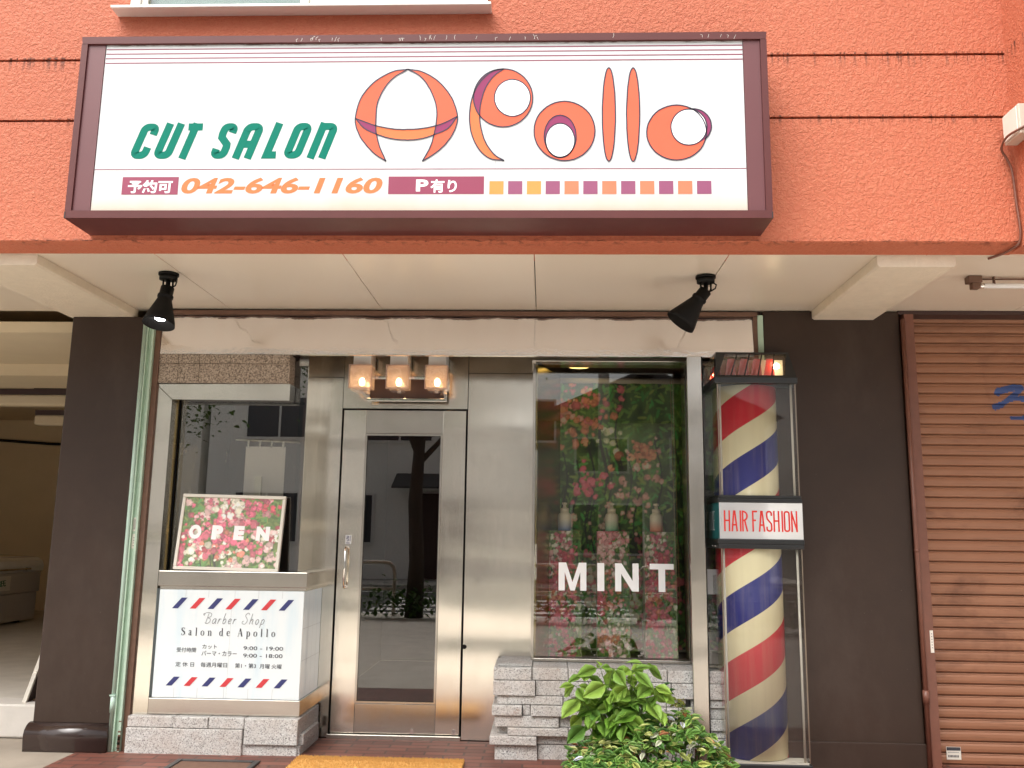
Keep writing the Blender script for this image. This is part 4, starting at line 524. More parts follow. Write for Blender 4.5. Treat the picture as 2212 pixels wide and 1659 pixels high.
OUTL=[[(-0.653,3.348),(-0.665,3.346),(-0.677,3.345),(-0.689,3.344),(-0.701,3.343),(-0.713,3.34),(-0.726,3.335),(-0.74,3.329),(-0.755,3.321),(-0.769,3.313),(-0.784,3.303),(-0.798,3.293),(-0.81,3.282),(-0.822,3.27),(-0.833,3.257),(-0.843,3.244),(-0.852,3.23),(-0.861,3.216),(-0.868,3.201),(-0.874,3.185),(-0.879,3.167),(-0.883,3.149),(-0.886,3.131),(-0.888,3.114),(-0.889,3.099),(-0.888,3.084),(-0.885,3.071),(-0.882,3.058),(-0.877,3.046),(-0.872,3.035),(-0.867,3.024),(-0.862,3.013),(-0.856,3.003),(-0.849,2.994),(-0.842,2.985),(-0.835,2.976),(-0.828,2.967),(-0.821,2.959),(-0.814,2.952),(-0.808,2.945),(-0.801,2.938),(-0.793,2.931),(-0.786,2.925),(-0.778,2.919),(-0.771,2.914),(-0.762,2.909),(-0.754,2.904),(-0.746,2.899),(-0.738,2.893)],[(-0.738,2.893),(-0.744,2.905),(-0.749,2.917),(-0.755,2.929),(-0.761,2.941),(-0.766,2.953),(-0.771,2.965),(-0.775,2.978),(-0.779,2.99),(-0.782,3.003),(-0.785,3.015),(-0.788,3.028),(-0.79,3.04),(-0.791,3.051),(-0.792,3.061),(-0.793,3.071),(-0.793,3.082),(-0.793,3.092),(-0.793,3.104),(-0.793,3.115),(-0.793,3.128),(-0.793,3.14),(-0.793,3.153),(-0.791,3.166),(-0.789,3.179),(-0.786,3.191),(-0.781,3.205),(-0.776,3.218),(-0.771,3.231),(-0.765,3.243),(-0.759,3.254),(-0.752,3.265),(-0.746,3.274),(-0.739,3.283),(-0.732,3.292),(-0.724,3.3),(-0.715,3.308),(-0.706,3.316),(-0.696,3.322),(-0.685,3.329),(-0.674,3.335),(-0.663,3.341),(-0.653,3.348)],[(-0.653,3.348),(-0.641,3.346),(-0.63,3.345),(-0.619,3.343),(-0.608,3.342),(-0.596,3.339),(-0.584,3.334),(-0.572,3.329),(-0.559,3.322),(-0.545,3.314),(-0.532,3.305),(-0.519,3.296),(-0.507,3.285),(-0.495,3.273),(-0.484,3.261),(-0.473,3.247),(-0.462,3.233),(-0.453,3.218),(-0.444,3.204),(-0.437,3.189),(-0.431,3.173),(-0.425,3.157),(-0.421,3.142),(-0.417,3.127),(-0.415,3.112),(-0.414,3.1),(-0.415,3.088),(-0.417,3.076),(-0.42,3.065),(-0.423,3.054),(-0.427,3.043),(-0.432,3.032),(-0.437,3.021),(-0.443,3.01),(-0.45,3.0),(-0.457,2.99),(-0.464,2.98),(-0.471,2.971),(-0.479,2.963),(-0.487,2.955),(-0.495,2.947),(-0.503,2.94),(-0.512,2.933),(-0.521,2.926),(-0.531,2.919),(-0.541,2.912),(-0.551,2.906),(-0.561,2.899),(-0.571,2.893)],[(-0.571,2.893),(-0.565,2.904),(-0.559,2.915),(-0.553,2.926),(-0.548,2.937),(-0.542,2.948),(-0.538,2.959),(-0.534,2.97),(-0.53,2.981),(-0.527,2.992),(-0.525,3.004),(-0.522,3.015),(-0.52,3.028),(-0.518,3.041),(-0.515,3.056),(-0.513,3.07),(-0.512,3.085),(-0.511,3.099),(-0.51,3.113),(-0.51,3.125),(-0.511,3.137),(-0.512,3.148),(-0.514,3.16),(-0.516,3.171),(-0.519,3.183),(-0.523,3.195),(-0.528,3.208),(-0.533,3.221),(-0.539,3.234),(-0.545,3.247),(-0.552,3.258),(-0.558,3.269),(-0.564,3.279),(-0.571,3.288),(-0.578,3.297),(-0.586,3.305),(-0.594,3.313),(-0.603,3.32),(-0.612,3.326),(-0.622,3.332),(-0.632,3.337),(-0.643,3.342),(-0.653,3.348)],[(-0.888,3.104),(-0.873,3.098),(-0.857,3.092),(-0.842,3.086),(-0.826,3.08),(-0.811,3.074),(-0.797,3.069),(-0.783,3.065),(-0.769,3.062),(-0.755,3.059),(-0.742,3.056),(-0.729,3.054),(-0.716,3.052),(-0.704,3.05),(-0.692,3.049),(-0.681,3.049),(-0.669,3.048),(-0.658,3.048),(-0.646,3.049),(-0.633,3.049),(-0.62,3.049),(-0.606,3.05),(-0.593,3.051),(-0.579,3.053),(-0.566,3.055),(-0.552,3.057),(-0.539,3.06),(-0.525,3.063),(-0.512,3.067),(-0.499,3.071),(-0.486,3.076),(-0.474,3.081),(-0.462,3.087),(-0.45,3.093),(-0.438,3.1),(-0.427,3.106),(-0.415,3.112)],[(-0.415,3.112),(-0.422,3.102),(-0.428,3.092),(-0.434,3.082),(-0.44,3.072),(-0.448,3.062),(-0.456,3.054),(-0.465,3.047),(-0.475,3.041),(-0.486,3.036),(-0.497,3.031),(-0.509,3.027),(-0.52,3.023),(-0.53,3.018),(-0.541,3.014),(-0.551,3.01),(-0.562,3.007),(-0.573,3.004),(-0.584,3.002),(-0.595,3.0),(-0.607,2.998),(-0.618,2.997),(-0.63,2.997),(-0.642,2.996),(-0.654,2.997),(-0.666,2.997),(-0.677,2.998),(-0.689,2.999),(-0.701,3.001),(-0.713,3.003),(-0.724,3.005),(-0.736,3.008),(-0.747,3.011),(-0.758,3.015),(-0.769,3.019),(-0.78,3.023),(-0.79,3.027),(-0.8,3.031),(-0.81,3.035),(-0.82,3.04),(-0.829,3.044),(-0.838,3.05),(-0.847,3.056),(-0.854,3.063),(-0.862,3.07),(-0.868,3.079),(-0.875,3.087),(-0.881,3.096),(-0.888,3.104)],[(-0.069,3.202),(-0.071,3.224),(-0.076,3.246),(-0.085,3.267),(-0.096,3.286),(-0.11,3.304),(-0.127,3.319),(-0.145,3.331),(-0.165,3.34),(-0.186,3.345),(-0.208,3.347),(-0.23,3.345),(-0.251,3.34),(-0.27,3.332),(-0.289,3.32),(-0.305,3.305),(-0.318,3.288),(-0.329,3.269),(-0.337,3.248),(-0.342,3.226),(-0.343,3.203),(-0.341,3.181),(-0.335,3.159),(-0.327,3.138),(-0.315,3.119),(-0.301,3.102),(-0.284,3.087),(-0.266,3.075),(-0.246,3.067),(-0.225,3.061),(-0.204,3.059),(-0.182,3.061),(-0.162,3.066),(-0.142,3.075),(-0.124,3.086),(-0.108,3.101),(-0.094,3.118),(-0.083,3.137),(-0.075,3.157),(-0.07,3.179),(-0.069,3.202)],[(-0.203,3.347),(-0.213,3.345),(-0.223,3.344),(-0.232,3.342),(-0.242,3.34),(-0.252,3.337),(-0.261,3.332),(-0.271,3.326),(-0.28,3.318),(-0.29,3.309),(-0.299,3.299),(-0.308,3.289),(-0.315,3.278),(-0.323,3.267),(-0.329,3.256),(-0.335,3.243),(-0.34,3.23),(-0.345,3.217),(-0.349,3.203),(-0.352,3.189),(-0.355,3.174),(-0.357,3.158),(-0.358,3.143),(-0.359,3.127),(-0.359,3.112),(-0.359,3.098),(-0.358,3.083),(-0.356,3.069),(-0.354,3.054),(-0.352,3.041),(-0.348,3.027),(-0.344,3.014),(-0.339,3.001),(-0.334,2.988),(-0.327,2.975),(-0.321,2.964),(-0.314,2.953),(-0.307,2.943),(-0.299,2.934),(-0.291,2.926),(-0.282,2.919),(-0.273,2.912),(-0.264,2.907),(-0.253,2.903),(-0.242,2.9),(-0.231,2.899),(-0.219,2.898),(-0.208,2.897),(-0.196,2.895)],[(-0.196,2.895),(-0.204,2.9),(-0.213,2.905),(-0.221,2.909),(-0.229,2.914),(-0.237,2.92),(-0.244,2.927),(-0.251,2.935),(-0.258,2.944),(-0.265,2.954),(-0.272,2.964),(-0.278,2.974),(-0.283,2.985),(-0.288,2.995),(-0.292,3.005),(-0.295,3.016),(-0.299,3.027),(-0.301,3.038),(-0.304,3.048),(-0.306,3.059),(-0.308,3.069),(-0.31,3.08),(-0.311,3.091),(-0.312,3.101),(-0.312,3.112),(-0.312,3.123),(-0.312,3.133),(-0.312,3.143),(-0.311,3.154),(-0.31,3.165),(-0.308,3.176),(-0.306,3.188),(-0.303,3.201),(-0.3,3.214),(-0.297,3.227),(-0.292,3.24),(-0.288,3.251),(-0.283,3.262),(-0.277,3.273),(-0.271,3.283),(-0.264,3.293),(-0.258,3.302),(-0.251,3.31),(-0.243,3.318),(-0.236,3.324),(-0.228,3.33),(-0.219,3.336),(-0.211,3.341),(-0.203,3.347)],[(-0.08,3.202),(-0.081,3.216),(-0.084,3.23),(-0.089,3.243),(-0.096,3.255),(-0.105,3.266),(-0.115,3.276),(-0.126,3.283),(-0.138,3.289),(-0.151,3.292),(-0.164,3.294),(-0.177,3.293),(-0.19,3.289),(-0.202,3.284),(-0.213,3.276),(-0.223,3.267),(-0.231,3.256),(-0.237,3.244),(-0.242,3.231),(-0.245,3.217),(-0.246,3.203),(-0.245,3.188),(-0.241,3.174),(-0.236,3.161),(-0.229,3.149),(-0.22,3.138),(-0.21,3.129),(-0.199,3.121),(-0.187,3.116),(-0.175,3.112),(-0.162,3.111),(-0.149,3.112),(-0.136,3.116),(-0.124,3.121),(-0.113,3.128),(-0.104,3.138),(-0.095,3.148),(-0.089,3.16),(-0.084,3.174),(-0.081,3.187),(-0.08,3.202)],[(0.217,3.038),(0.215,3.06),(0.21,3.082),(0.202,3.103),(0.191,3.123),(0.177,3.14),(0.16,3.155),(0.141,3.167),(0.121,3.176),(0.099,3.182),(0.078,3.184),(0.056,3.182),(0.034,3.177),(0.014,3.168),(-0.005,3.156),(-0.021,3.141),(-0.036,3.124),(-0.047,3.105),(-0.055,3.084),(-0.06,3.061),(-0.061,3.039),(-0.06,3.016),(-0.054,2.994),(-0.046,2.973),(-0.034,2.954),(-0.02,2.937),(-0.003,2.922),(0.016,2.91),(0.036,2.902),(0.057,2.896),(0.079,2.894),(0.1,2.896),(0.121,2.901),(0.141,2.91),(0.16,2.921),(0.176,2.936),(0.191,2.953),(0.202,2.972),(0.21,2.993),(0.215,3.015),(0.217,3.038)],[(0.131,3.013),(0.13,3.029),(0.128,3.044),(0.123,3.059),(0.117,3.073),(0.11,3.085),(0.101,3.096),(0.091,3.104),(0.081,3.11),(0.069,3.114),(0.058,3.116),(0.046,3.114),(0.035,3.111),(0.025,3.105),(0.015,3.096),(0.006,3.086),(-0.001,3.073),(-0.007,3.06),(-0.011,3.045),(-0.014,3.029),(-0.015,3.013),(-0.014,2.997),(-0.011,2.982),(-0.006,2.967),(-0.0,2.953),(0.007,2.941),(0.016,2.931),(0.026,2.922),(0.036,2.916),(0.047,2.912),(0.059,2.911),(0.07,2.912),(0.081,2.916),(0.092,2.922),(0.102,2.93),(0.11,2.941),(0.118,2.953),(0.124,2.966),(0.128,2.981),(0.131,2.997),(0.131,3.013)],[(0.125,2.992),(0.124,3.005),(0.121,3.017),(0.117,3.029),(0.112,3.041),(0.105,3.051),(0.097,3.059),(0.088,3.066),(0.079,3.071),(0.068,3.074),(0.058,3.075),(0.048,3.074),(0.038,3.071),(0.028,3.066),(0.019,3.059),(0.011,3.051),(0.005,3.041),(-0.001,3.03),(-0.005,3.018),(-0.007,3.005),(-0.008,2.992),(-0.007,2.979),(-0.004,2.966),(-0.0,2.954),(0.005,2.943),(0.012,2.933),(0.02,2.925),(0.029,2.918),(0.038,2.913),(0.049,2.91),(0.059,2.909),(0.069,2.91),(0.079,2.913),(0.089,2.918),(0.097,2.925),(0.105,2.933),(0.112,2.943),(0.117,2.954),(0.121,2.966),(0.124,2.979),(0.125,2.992)],[(0.31,3.118),(0.31,3.153),(0.309,3.189),(0.308,3.222),(0.305,3.253),(0.302,3.281),(0.299,3.304),(0.295,3.324),(0.291,3.338),(0.286,3.346),(0.282,3.349),(0.277,3.346),(0.272,3.338),(0.268,3.324),(0.264,3.305),(0.26,3.281),(0.257,3.253),(0.255,3.222),(0.253,3.189),(0.251,3.154),(0.251,3.118),(0.251,3.082),(0.252,3.047),(0.254,3.014),(0.256,2.984),(0.259,2.957),(0.262,2.934),(0.266,2.915),(0.27,2.902),(0.275,2.894),(0.279,2.891),(0.284,2.894),(0.289,2.902),(0.293,2.915),(0.297,2.934),(0.301,2.957),(0.304,2.984),(0.306,3.014),(0.308,3.047),(0.31,3.082),(0.31,3.118)],[(0.421,3.117),(0.421,3.153),(0.42,3.188),(0.419,3.221),(0.416,3.252),(0.414,3.28),(0.41,3.304),(0.407,3.323),(0.402,3.337),(0.398,3.345),(0.393,3.348),(0.389,3.345),(0.384,3.337),(0.379,3.323),(0.375,3.304),(0.372,3.28),(0.368,3.253),(0.366,3.222),(0.364,3.188),(0.362,3.153),(0.361,3.117),(0.362,3.082),(0.362,3.047),(0.364,3.014),(0.366,2.983),(0.369,2.956),(0.372,2.933),(0.376,2.915),(0.38,2.901),(0.384,2.893),(0.389,2.89),(0.394,2.893),(0.398,2.901),(0.402,2.915),(0.407,2.933),(0.41,2.956),(0.414,2.983),(0.416,3.014),(0.418,3.047),(0.42,3.081),(0.421,3.117)],[(0.722,3.028),(0.721,3.049),(0.716,3.07),(0.709,3.089),(0.698,3.107),(0.685,3.123),(0.669,3.137),(0.651,3.148),(0.631,3.156),(0.611,3.161),(0.59,3.163),(0.568,3.161),(0.548,3.156),(0.528,3.148),(0.509,3.138),(0.493,3.124),(0.479,3.108),(0.468,3.09),(0.459,3.071),(0.454,3.05),(0.452,3.029),(0.453,3.008),(0.458,2.988),(0.466,2.969),(0.477,2.951),(0.49,2.935),(0.506,2.922),(0.524,2.911),(0.543,2.903),(0.564,2.898),(0.585,2.896),(0.606,2.898),(0.626,2.903),(0.646,2.91),(0.664,2.921),(0.681,2.935),(0.695,2.95),(0.706,2.968),(0.714,2.987),(0.72,3.007),(0.722,3.028)],[(0.725,3.054),(0.724,3.068),(0.721,3.081),(0.717,3.094),(0.71,3.106),(0.702,3.116),(0.693,3.125),(0.682,3.133),(0.67,3.138),(0.658,3.141),(0.645,3.142),(0.632,3.141),(0.62,3.138),(0.608,3.133),(0.597,3.126),(0.587,3.117),(0.579,3.107),(0.572,3.095),(0.567,3.082),(0.563,3.069),(0.562,3.055),(0.563,3.042),(0.566,3.028),(0.57,3.016),(0.577,3.004),(0.585,2.993),(0.594,2.985),(0.605,2.977),(0.617,2.972),(0.629,2.969),(0.642,2.968),(0.654,2.969),(0.667,2.972),(0.679,2.977),(0.69,2.984),(0.699,2.993),(0.708,3.003),(0.715,3.015),(0.72,3.028),(0.723,3.041),(0.725,3.054)],[(0.714,2.996),(0.722,3.003),(0.729,3.012),(0.735,3.021),(0.739,3.031),(0.743,3.041),(0.745,3.052),(0.745,3.063),(0.744,3.074),(0.742,3.085),(0.738,3.095),(0.733,3.105),(0.727,3.114),(0.719,3.122),(0.711,3.129),(0.702,3.135),(0.692,3.139),(0.681,3.142),(0.67,3.144),(0.659,3.144),(0.648,3.143)]]
# ================================================================ SETTING: ground and street
def struct(mb, name, mat): o = mb.build(name, mat); return tag(o, kind='structure')
struct(BX(-2.62, 3.6, -1.75, -.02, -.075, -.022), 'pavement', 'paving')
struct(BX(-12, -2.62, -1.75, .0, -.075, -.024), 'concrete_path', 'concrete_old')
mb = MB(); mb.box(-12, 12, -8.4, -1.75, -.075, -.026); mb.box(3.6, 12, -1.75, -.02, -.075, -.024); struct(mb, 'sidewalk', 'concrete')
struct(BX(-30, 30, -8.6, -8.4, -.2, -.03), 'kerb', 'kerb')
struct(BX(-40, 40, -16.2, -8.6, -.3, -.17), 'road', 'asphalt')
mb = MB(); mb.box(-40, 40, -9.15, -9.0, -.168, -.164); mb.box(-40, 40, -15.9, -15.75, -.168, -.164)
for i in range(5): mb.box(-3.2, 1.6, -10.3-i*.95, -9.85-i*.95, -.168, -.164)
struct(mb, 'road_markings', 'road_line')
struct(BX(-40, 40, -18.6, -16.2, -.3, -.03), 'far_sidewalk', 'kerb')
struct(BX(-150, 150, -150, 60, -.5, -.32), 'ground', 'concrete')

# ================================================================ THE SHOP BUILDING
B = thing('shop_building', 'orange stucco shop building with a stainless steel salon front and brown columns below', 'building', (-.35, 0, 0))
# -- orange upper wall: courses parted by joints, sloped drip edge
YF, YB = -1.62, -1.40
mb = MB()
mb.prism([(YF, 2.592), (-1.612, 2.586), (-1.565, 2.574), (-1.51, 2.562), (YB, 2.562), (YB, 3.205), (YF, 3.205)], 'x', -9, 2.205)
mb.box(-9, 2.205, YF, YB, 3.218, 3.530); mb.box(-9, 2.205, YF, YB, 3.543, 3.772)
mb.box(-9, -2.112, YF, YB, 3.772, 6.2); mb.box(-.298, 2.205, YF, YB, 3.772, 6.2); mb.box(-2.112, -.298, YF, YB, 4.75, 6.2)
mb.box(-9, 2.205, YF+.035, YB-.01, 3.2, 3.548)
mb.prism([(2.205, YF-.45), (6.5, YF-.45), (6.5, YB), (2.205, YB)], 'z', 2.566, 6.2)
mb.build('stucco_wall', 'stucco', B)
mb = MB()
mb.box(-9, 6.5, YB+.001, 6.4, 2.64, 2.9); mb.box(-9, 6.5, .6, 8, 2.9, 6.2); mb.box(-9, 6.5, YB+.001, .6, 6.0, 6.2); mb.box(2.3, 6.5, .1, 6, -.02, 2.64)
mb.build('rear_mass', 'cream_wall', B)
# -- soffit boards with open seams
mb = MB()
xs = [-9, -3.06, -2.0, -1.0, -.06, .88, 1.82, 2.2, 6.4]
xs = [-9, -4.76, -3.82, -2.88, -1.94, -1.0, -.06, .88, 1.82, 2.76, 6.4]
for a, b in zip(xs, xs[1:]): mb.box(a+.0025, b-.0025, -1.507, -.36, 2.56, 2.60)
mb.build('soffit', 'soffit', B)
BX(-9, 6.4, -1.505, -.36, 2.601, 2.638).build('soffit_backing', 'dark_room', B)
for x0, x1 in ((-2.95, -2.53), (1.585, 1.955)):
    MB().prism([(x0+.012, 2.503), (x1-.012, 2.503), (x1, 2.512), (x1, 2.5585), (x0, 2.5585), (x0, 2.512)], 'y', -1.505, -.40).build('soffit_beam', 'soffit_rough', B)
# -- brown columns with a rounded plinth
mb = MB().box(-2.912, -2.450, -.45, .10, -.03, 2.5025, bev=.008); c = mb.build('column', 'column_paint', B)
pr_ = [(-.449, -.03), (-.449, .128), (-.468, .124), (-.488, .112), (-.506, .090), (-.514, .062), (-.512, .035), (-.506, -.01), (-.506, -.03)]
mb = MB().prism(pr_, 'x', -2.925, -2.452)
for f in mb.bm.faces: f.smooth = True
mb.build('column_base', 'column_gloss', c)
mb = MB().box(1.296, 2.098, -.45, .10, -.03, 2.555, bev=.008); c = mb.build('column', 'column_paint', B)
BX(1.296, 2.10, -.463, -.449, -.03, .115, bev=.004).build('column_base', 'column_paint', c)
# -- top trim and the wrinkled fascia above the shop front
mb = MB(); mb.box(-2.39, 1.262, -.452, -.40, 2.522, 2.546); mb.box(-2.386, -2.354, -.448, -.2, -.02, 2.52); mb.box(1.238, 1.262, -.448, -.2, 2.2, 2.52)
mb.box(-2.39, 1.262, -.40, -.37, 2.50, 2.558)
mb.build('trim_frame', 'rust_brown', B)
mb = MB(); N = 150
rr = random.Random(3)
top = [(-2.352+i*3.59/N, 2.512+.004*math.sin(i*.31)+.003*rr.random()) for i in range(N+1)]
V = [mb.vs([(x, -.444, 2.277), (x, -.4345+.0012*math.sin(i*.13), zt-.02), (x, -.430+.010*rr.random(), zt)]) for i, (x, zt) in enumerate(top)]
for a, b in zip(V, V[1:]):
    for k in (0, 1): mb.face([a[k], b[k], b[k+1], a[k+1]], True)
mb.mi = 1; mb.box(-2.352, 1.238, -.420, -.415, 2.277, 2.50); mb.box(-2.352, 1.238, -.446, -.415, 2.273, 2.2765)
mb.build('fascia_band', ['fascia', 'steel'], B)
BX(-2.352, 1.29, -.412, -.0, 2.44, 2.56).build('fascia_box', 'dark_wood', B)
# -- stainless panels on the door wall
for q in ((-1.470, -1.318, -.02, 2.212), (-1.470, -1.318, 2.216, 2.44), (-1.3145, -.5035, 2.0105, 2.44), (-.4985, -.066, -.02, 2.2445), (-.4985, -.066, 2.2485, 2.44)):
    BX(q[0], q[1], 0, .03, q[2], q[3]).build('steel_panel', 'steel', B)
BX(-1.5, -.06, .031, .05, 1.9, 2.44).build('panel_backing', 'dark_room', B)
MB().cyl((-.490, -.001, .528), (-.490, -.004, .528), .0135, n=20).build('lock_hole', 'black_metal', B)
# -- door
d = MB()
d.box(-1.306, -1.160, .004, .04, .008, 2.0, bev=.002); d.box(-.660, -.512, .004, .04, .008, 2.0, bev=.002)
door = d.build('door', 'steel', B)
for z0, z1 in ((1.848, 2.0), (.008, .180)): BX(-1.1595, -.6605, .005, .04, z0, z1, bev=.002).build('door_rail', 'steel_dull', door)
mb = MB()
for q in ((-1.160, -1.148, .183, 1.846), (-.672, -.660, .183, 1.846)): mb.box(q[0], q[1], -.001, .03, q[2], q[3])
mb.box(-1.148, -.672, -.001, .03, 1.834, 1.846); mb.box(-1.148, -.672, -.001, .03, .183, .195); mb.build('glazing_bead', 'steel_dull', door)
BX(-1.148, -.672, .012, .018, .195, 1.834).build('door_glass', 'glass_dark', door)
mb = MB(); mb.tube([(-1.247, .004, 1.122), (-1.247, -.03, 1.124), (-1.248, -.046, 1.108), (-1.249, -.05, 1.0), (-1.250, -.046, .894), (-1.251, -.03, .878), (-1.251, .004, .880)], .0085, 10)
mb.cyl((-1.247, .004, 1.123), (-1.247, -.003, 1.123), .016); mb.cyl((-1.251, .004, .879), (-1.251, -.003, .879), .016); mb.build('door_handle', 'chrome', door)
mb = MB().box(-1.262, -1.222, .001, .0035, 1.141, 1.199, bev=.001); mb.mi = 1
text(mb, '引', -1.255, -1.229, 1.160, 1.194, -.0002, 0, .02); text(mb, 'PULL', -1.253, -1.231, 1.146, 1.154, -.0002, 0, .02); mb.build('pull_sticker', ['white_vinyl', 'navy'], door)
for x in (-.80, -.545): mb = MB(); mb.cyl((x, .004, .03), (x, -.004, .03), .010); mb.box(x-.012, x+.012, -.002, .004, .008, .02); mb.build('door_fitting', 'chrome', door)
mb = MB(); mb.box(-1.318, -.50, -.03, .06, -.03, .004, bev=.003); mb.build('door_sill', 'steel_dull', B)
mb = MB(); mb.box(-1.3185, -1.3075, .03, .05, 0, 2.01); mb.box(-.511, -.499, .03, .05, 0, 2.01); mb.box(-1.3185, -.499, .03, .05, 2.0005, 2.012); mb.build('door_gap', 'black_metal', B)
# -- dark salon interior seen through the door
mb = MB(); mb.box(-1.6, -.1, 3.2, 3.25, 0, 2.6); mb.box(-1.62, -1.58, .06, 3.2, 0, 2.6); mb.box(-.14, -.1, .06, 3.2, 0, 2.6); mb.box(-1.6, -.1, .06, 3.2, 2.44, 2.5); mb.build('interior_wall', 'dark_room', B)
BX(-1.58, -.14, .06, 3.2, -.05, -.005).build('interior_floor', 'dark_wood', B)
# -- left bay: steel framed showcase on a granite foot
mb = MB()
mb.prism([(-2.364, .175), (-2.26, .175), (-2.26, 1.993), (-2.364, 2.085)], 'y', -.43, -.32)
mb.prism([(-2.362, 2.0885), (-2.259, 1.9955), (-1.542, 1.993), (-1.542, 2.094)], 'y', -.4305, -.325)
mb.box(-1.536, -1.4705, -.305, -.29, .98, 2.44) if False else None
mb.box(-1.4700, -1.466, -.308, -.001, .982, 2.44)
mb.build('showcase_frame', 'steel', B)
mb = MB()       # corner trim by the fascia
mb.box(-1.52, -1.462, -.335, -.312, 2.225, 2.30); mb.build('corner_trim', 'steel_dull', B)
mb = MB(); rows = [(2.0955, 2.2155, (-2.368, -2.235, -2.105, -1.548)), (2.2175, 2.276, (-2.364, -2.237, -2.105, -1.915, -1.55))]
for z0, z1, xx in rows:
    for a, b in zip(xx, xx[1:]): mb.box(a+.001, b-.001, -.436-(.004 if z0 > 2.2 else 0), -.32, z0, z1, bev=.0015)
mb.build('stone_lintel', 'granite_brown', B)
mb = MB(); mb.box(-2.258, -1.379, -.43, -.001, .893, .980, bev=.003); mb.box(-2.245, -1.386, -.424, -.001, .874, .892); mb.build('ledge', 'steel_dull', B)
mb = MB(); mb.box(-2.260, -1.384, -.43, -.001, .178, .266, bev=.003); mb.build('kick_panel', 'steel_dull', B)
BX(-2.24, -1.47, -.3175, -.3115, .981, 2.26).build('showcase_glass', 'glass_showcase', B)
mb = MB(); mb.prism([(-2.236, -.308), (-2.06, .06), (-2.07, .07), (-2.25, -.30)], 'z', .98, 2.27); mb.build('showcase_side', 'gold_steel', B)
mb = MB(); mb.box(-2.30, -1.475, .35, .37, .9, 2.4); mb.box(-2.30, -1.475, -.30, .35, 2.28, 2.30); mb.box(-1.49, -1.476, -.30, .35, .9, 2.3); mb.build('showcase_back', 'dark_wood', B)
mb = MB(); mb.box(-2.262, -2.254, -.312, -.30, .98, 2.1); mb.box(-2.2, -1.48, -.312, -.306, 1.985, 2.0); mb.build('showcase_gasket', 'black_metal', B)
mb = MB(); rnd = random.Random(5)
def stones(mb, x0, x1, y, zrows, seed, yend=.0, proud=.045, side=True):
    q = random.Random(seed); z = zrows[0][0]
    for z0, z1, xx in zrows:
        for a, b in zip(xx, xx[1:]):
            dy = q.random()*proud; mb.box(a+.0015+(q.random()*.03 if a == x0 else 0), b-.0015, y-dy, yend, z0+.0015, z1-.0015, bev=.004)
stones(mb, -9, 9, -.47, [(.115, .1765, (-2.352, -2.085, -1.885, -1.68)), (-.04, .115, (-2.352, -1.685)), (.035, .1765, (-1.678, -1.372)), (-.04, .035, (-1.69, -1.376))], 3, -.02, .03)
for z0, z1, y0, y1, dx in ((.09, .176, -.47, -.05, .0), (.03, .089, -.44, -.1, .022), (-.04, .029, -.46, -.03, .008)): mb.box(-1.45, -1.372+dx, y0, y1, z0, z1, bev=.004)
mb.build('stone_foot', 'granite', B)
# -- right bay: window over a granite plinth
mb = MB(); rz = [.472, .402, .318, .270, .212, .150, .108, .058, -.05]; q = random.Random(12)
lay = [(-.285, -.066, .14, .52, .70, 1.29), (-.285, -.045, .15, .42, .72, 1.0, 1.29), (-.262, .11, .36, .60, .86, 1.29), (-.29, -.118, -.072, .27, .55, .80, 1.29),
       (-.275, .09, .33, .52, .73, 1.0, 1.29), (-.20, .14, .46, .70, 1.29), (-.30, -.035, .22, .50, .84, 1.29), (-.272, -.03, .25, .58, .9, 1.29)]
dep = [.02, .03, .012, .045, .02, .04, .055, .03]
for i, xx in enumerate(lay):
    for k, (a, b) in enumerate(zip(xx, xx[1:])):
        if i == 2 and b == .86:
            b = .757
        if i == 2 and a == .86: a = .828
        dy = dep[i]*(1 if k % 2 == 0 else .15)+q.random()*.012
        mb.box(a+.0015, b-.0015, -.405-dy, -.02, rz[i+1]+.0015, rz[i]-.0015, bev=.0045)
mb.box(-.262, -.2, -.37, -.02, .108, .15)
mb.box(-.262, -.066, -.38, -.002, .4735, .479, bev=.002)
mb.build('stone_plinth', 'granite', B)
win = MB()
win.box(-.078, -.062, -.175, .0, .478, 2.30); win.box(.868, .884, -.175, .0, .478, 2.30)
win.box(-.085, .89, -.21, .0, 2.288, 2.318, bev=.003); win.box(-.062, .868, -.18, -.14, .474, .492, bev=.002)
win = win.build('display_window', 'steel_dull', B)
BX(-.0615, .8675, -.160, -.154, .4925, 2.287).build('window_glass', 'glass_shop', win)
def quads(x0, x1, z0, z1, *polys):
    mb = MB()
    for p in polys: mb.flat([(x0+a*(x1-x0), z0+b*(z1-z0)) for a, b in p], -.1622)
    mb.build('window_letter', 'white_vinyl', win)
quads(.087, .255, .887, 1.053, [(0, 0), (.22, 0), (.22, .66), (0, 1)], [(0, 1), (.22, .66), (.42, .0), (.58, .0), (.78, .66), (1, 1), (.73, 1), (.5, .30), (.27, 1)], [(.78, 0), (1, 0), (1, 1), (.78, .66)])
quads(.321, .363, .887, 1.053, [(0, 0), (1, 0), (1, 1), (0, 1)])
quads(.428, .570, .887, 1.053, [(0, 0), (.26, 0), (.26, .62), (.72, 0), (1, 0), (1, 1), (.74, 1), (.74, .38), (.28, 1), (0, 1)])
quads(.637, .781, .887, 1.053, [(0, .80), (.36, .80), (.36, 0), (.64, 0), (.64, .80), (1, .80), (1, 1), (0, 1)])
MB().prism([(-.060, -.139), (.09, .22), (.10, .22), (-.05, -.139)], 'z', .47, 2.28).build('splayed_reveal', 'gold_steel', B)
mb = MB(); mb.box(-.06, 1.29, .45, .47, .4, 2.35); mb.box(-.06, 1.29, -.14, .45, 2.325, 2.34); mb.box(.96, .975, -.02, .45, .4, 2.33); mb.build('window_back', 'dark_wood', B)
BX(-.06, 1.29, -.135, .45, .44, .4725).build('display_shelf', 'dark_wood', B)
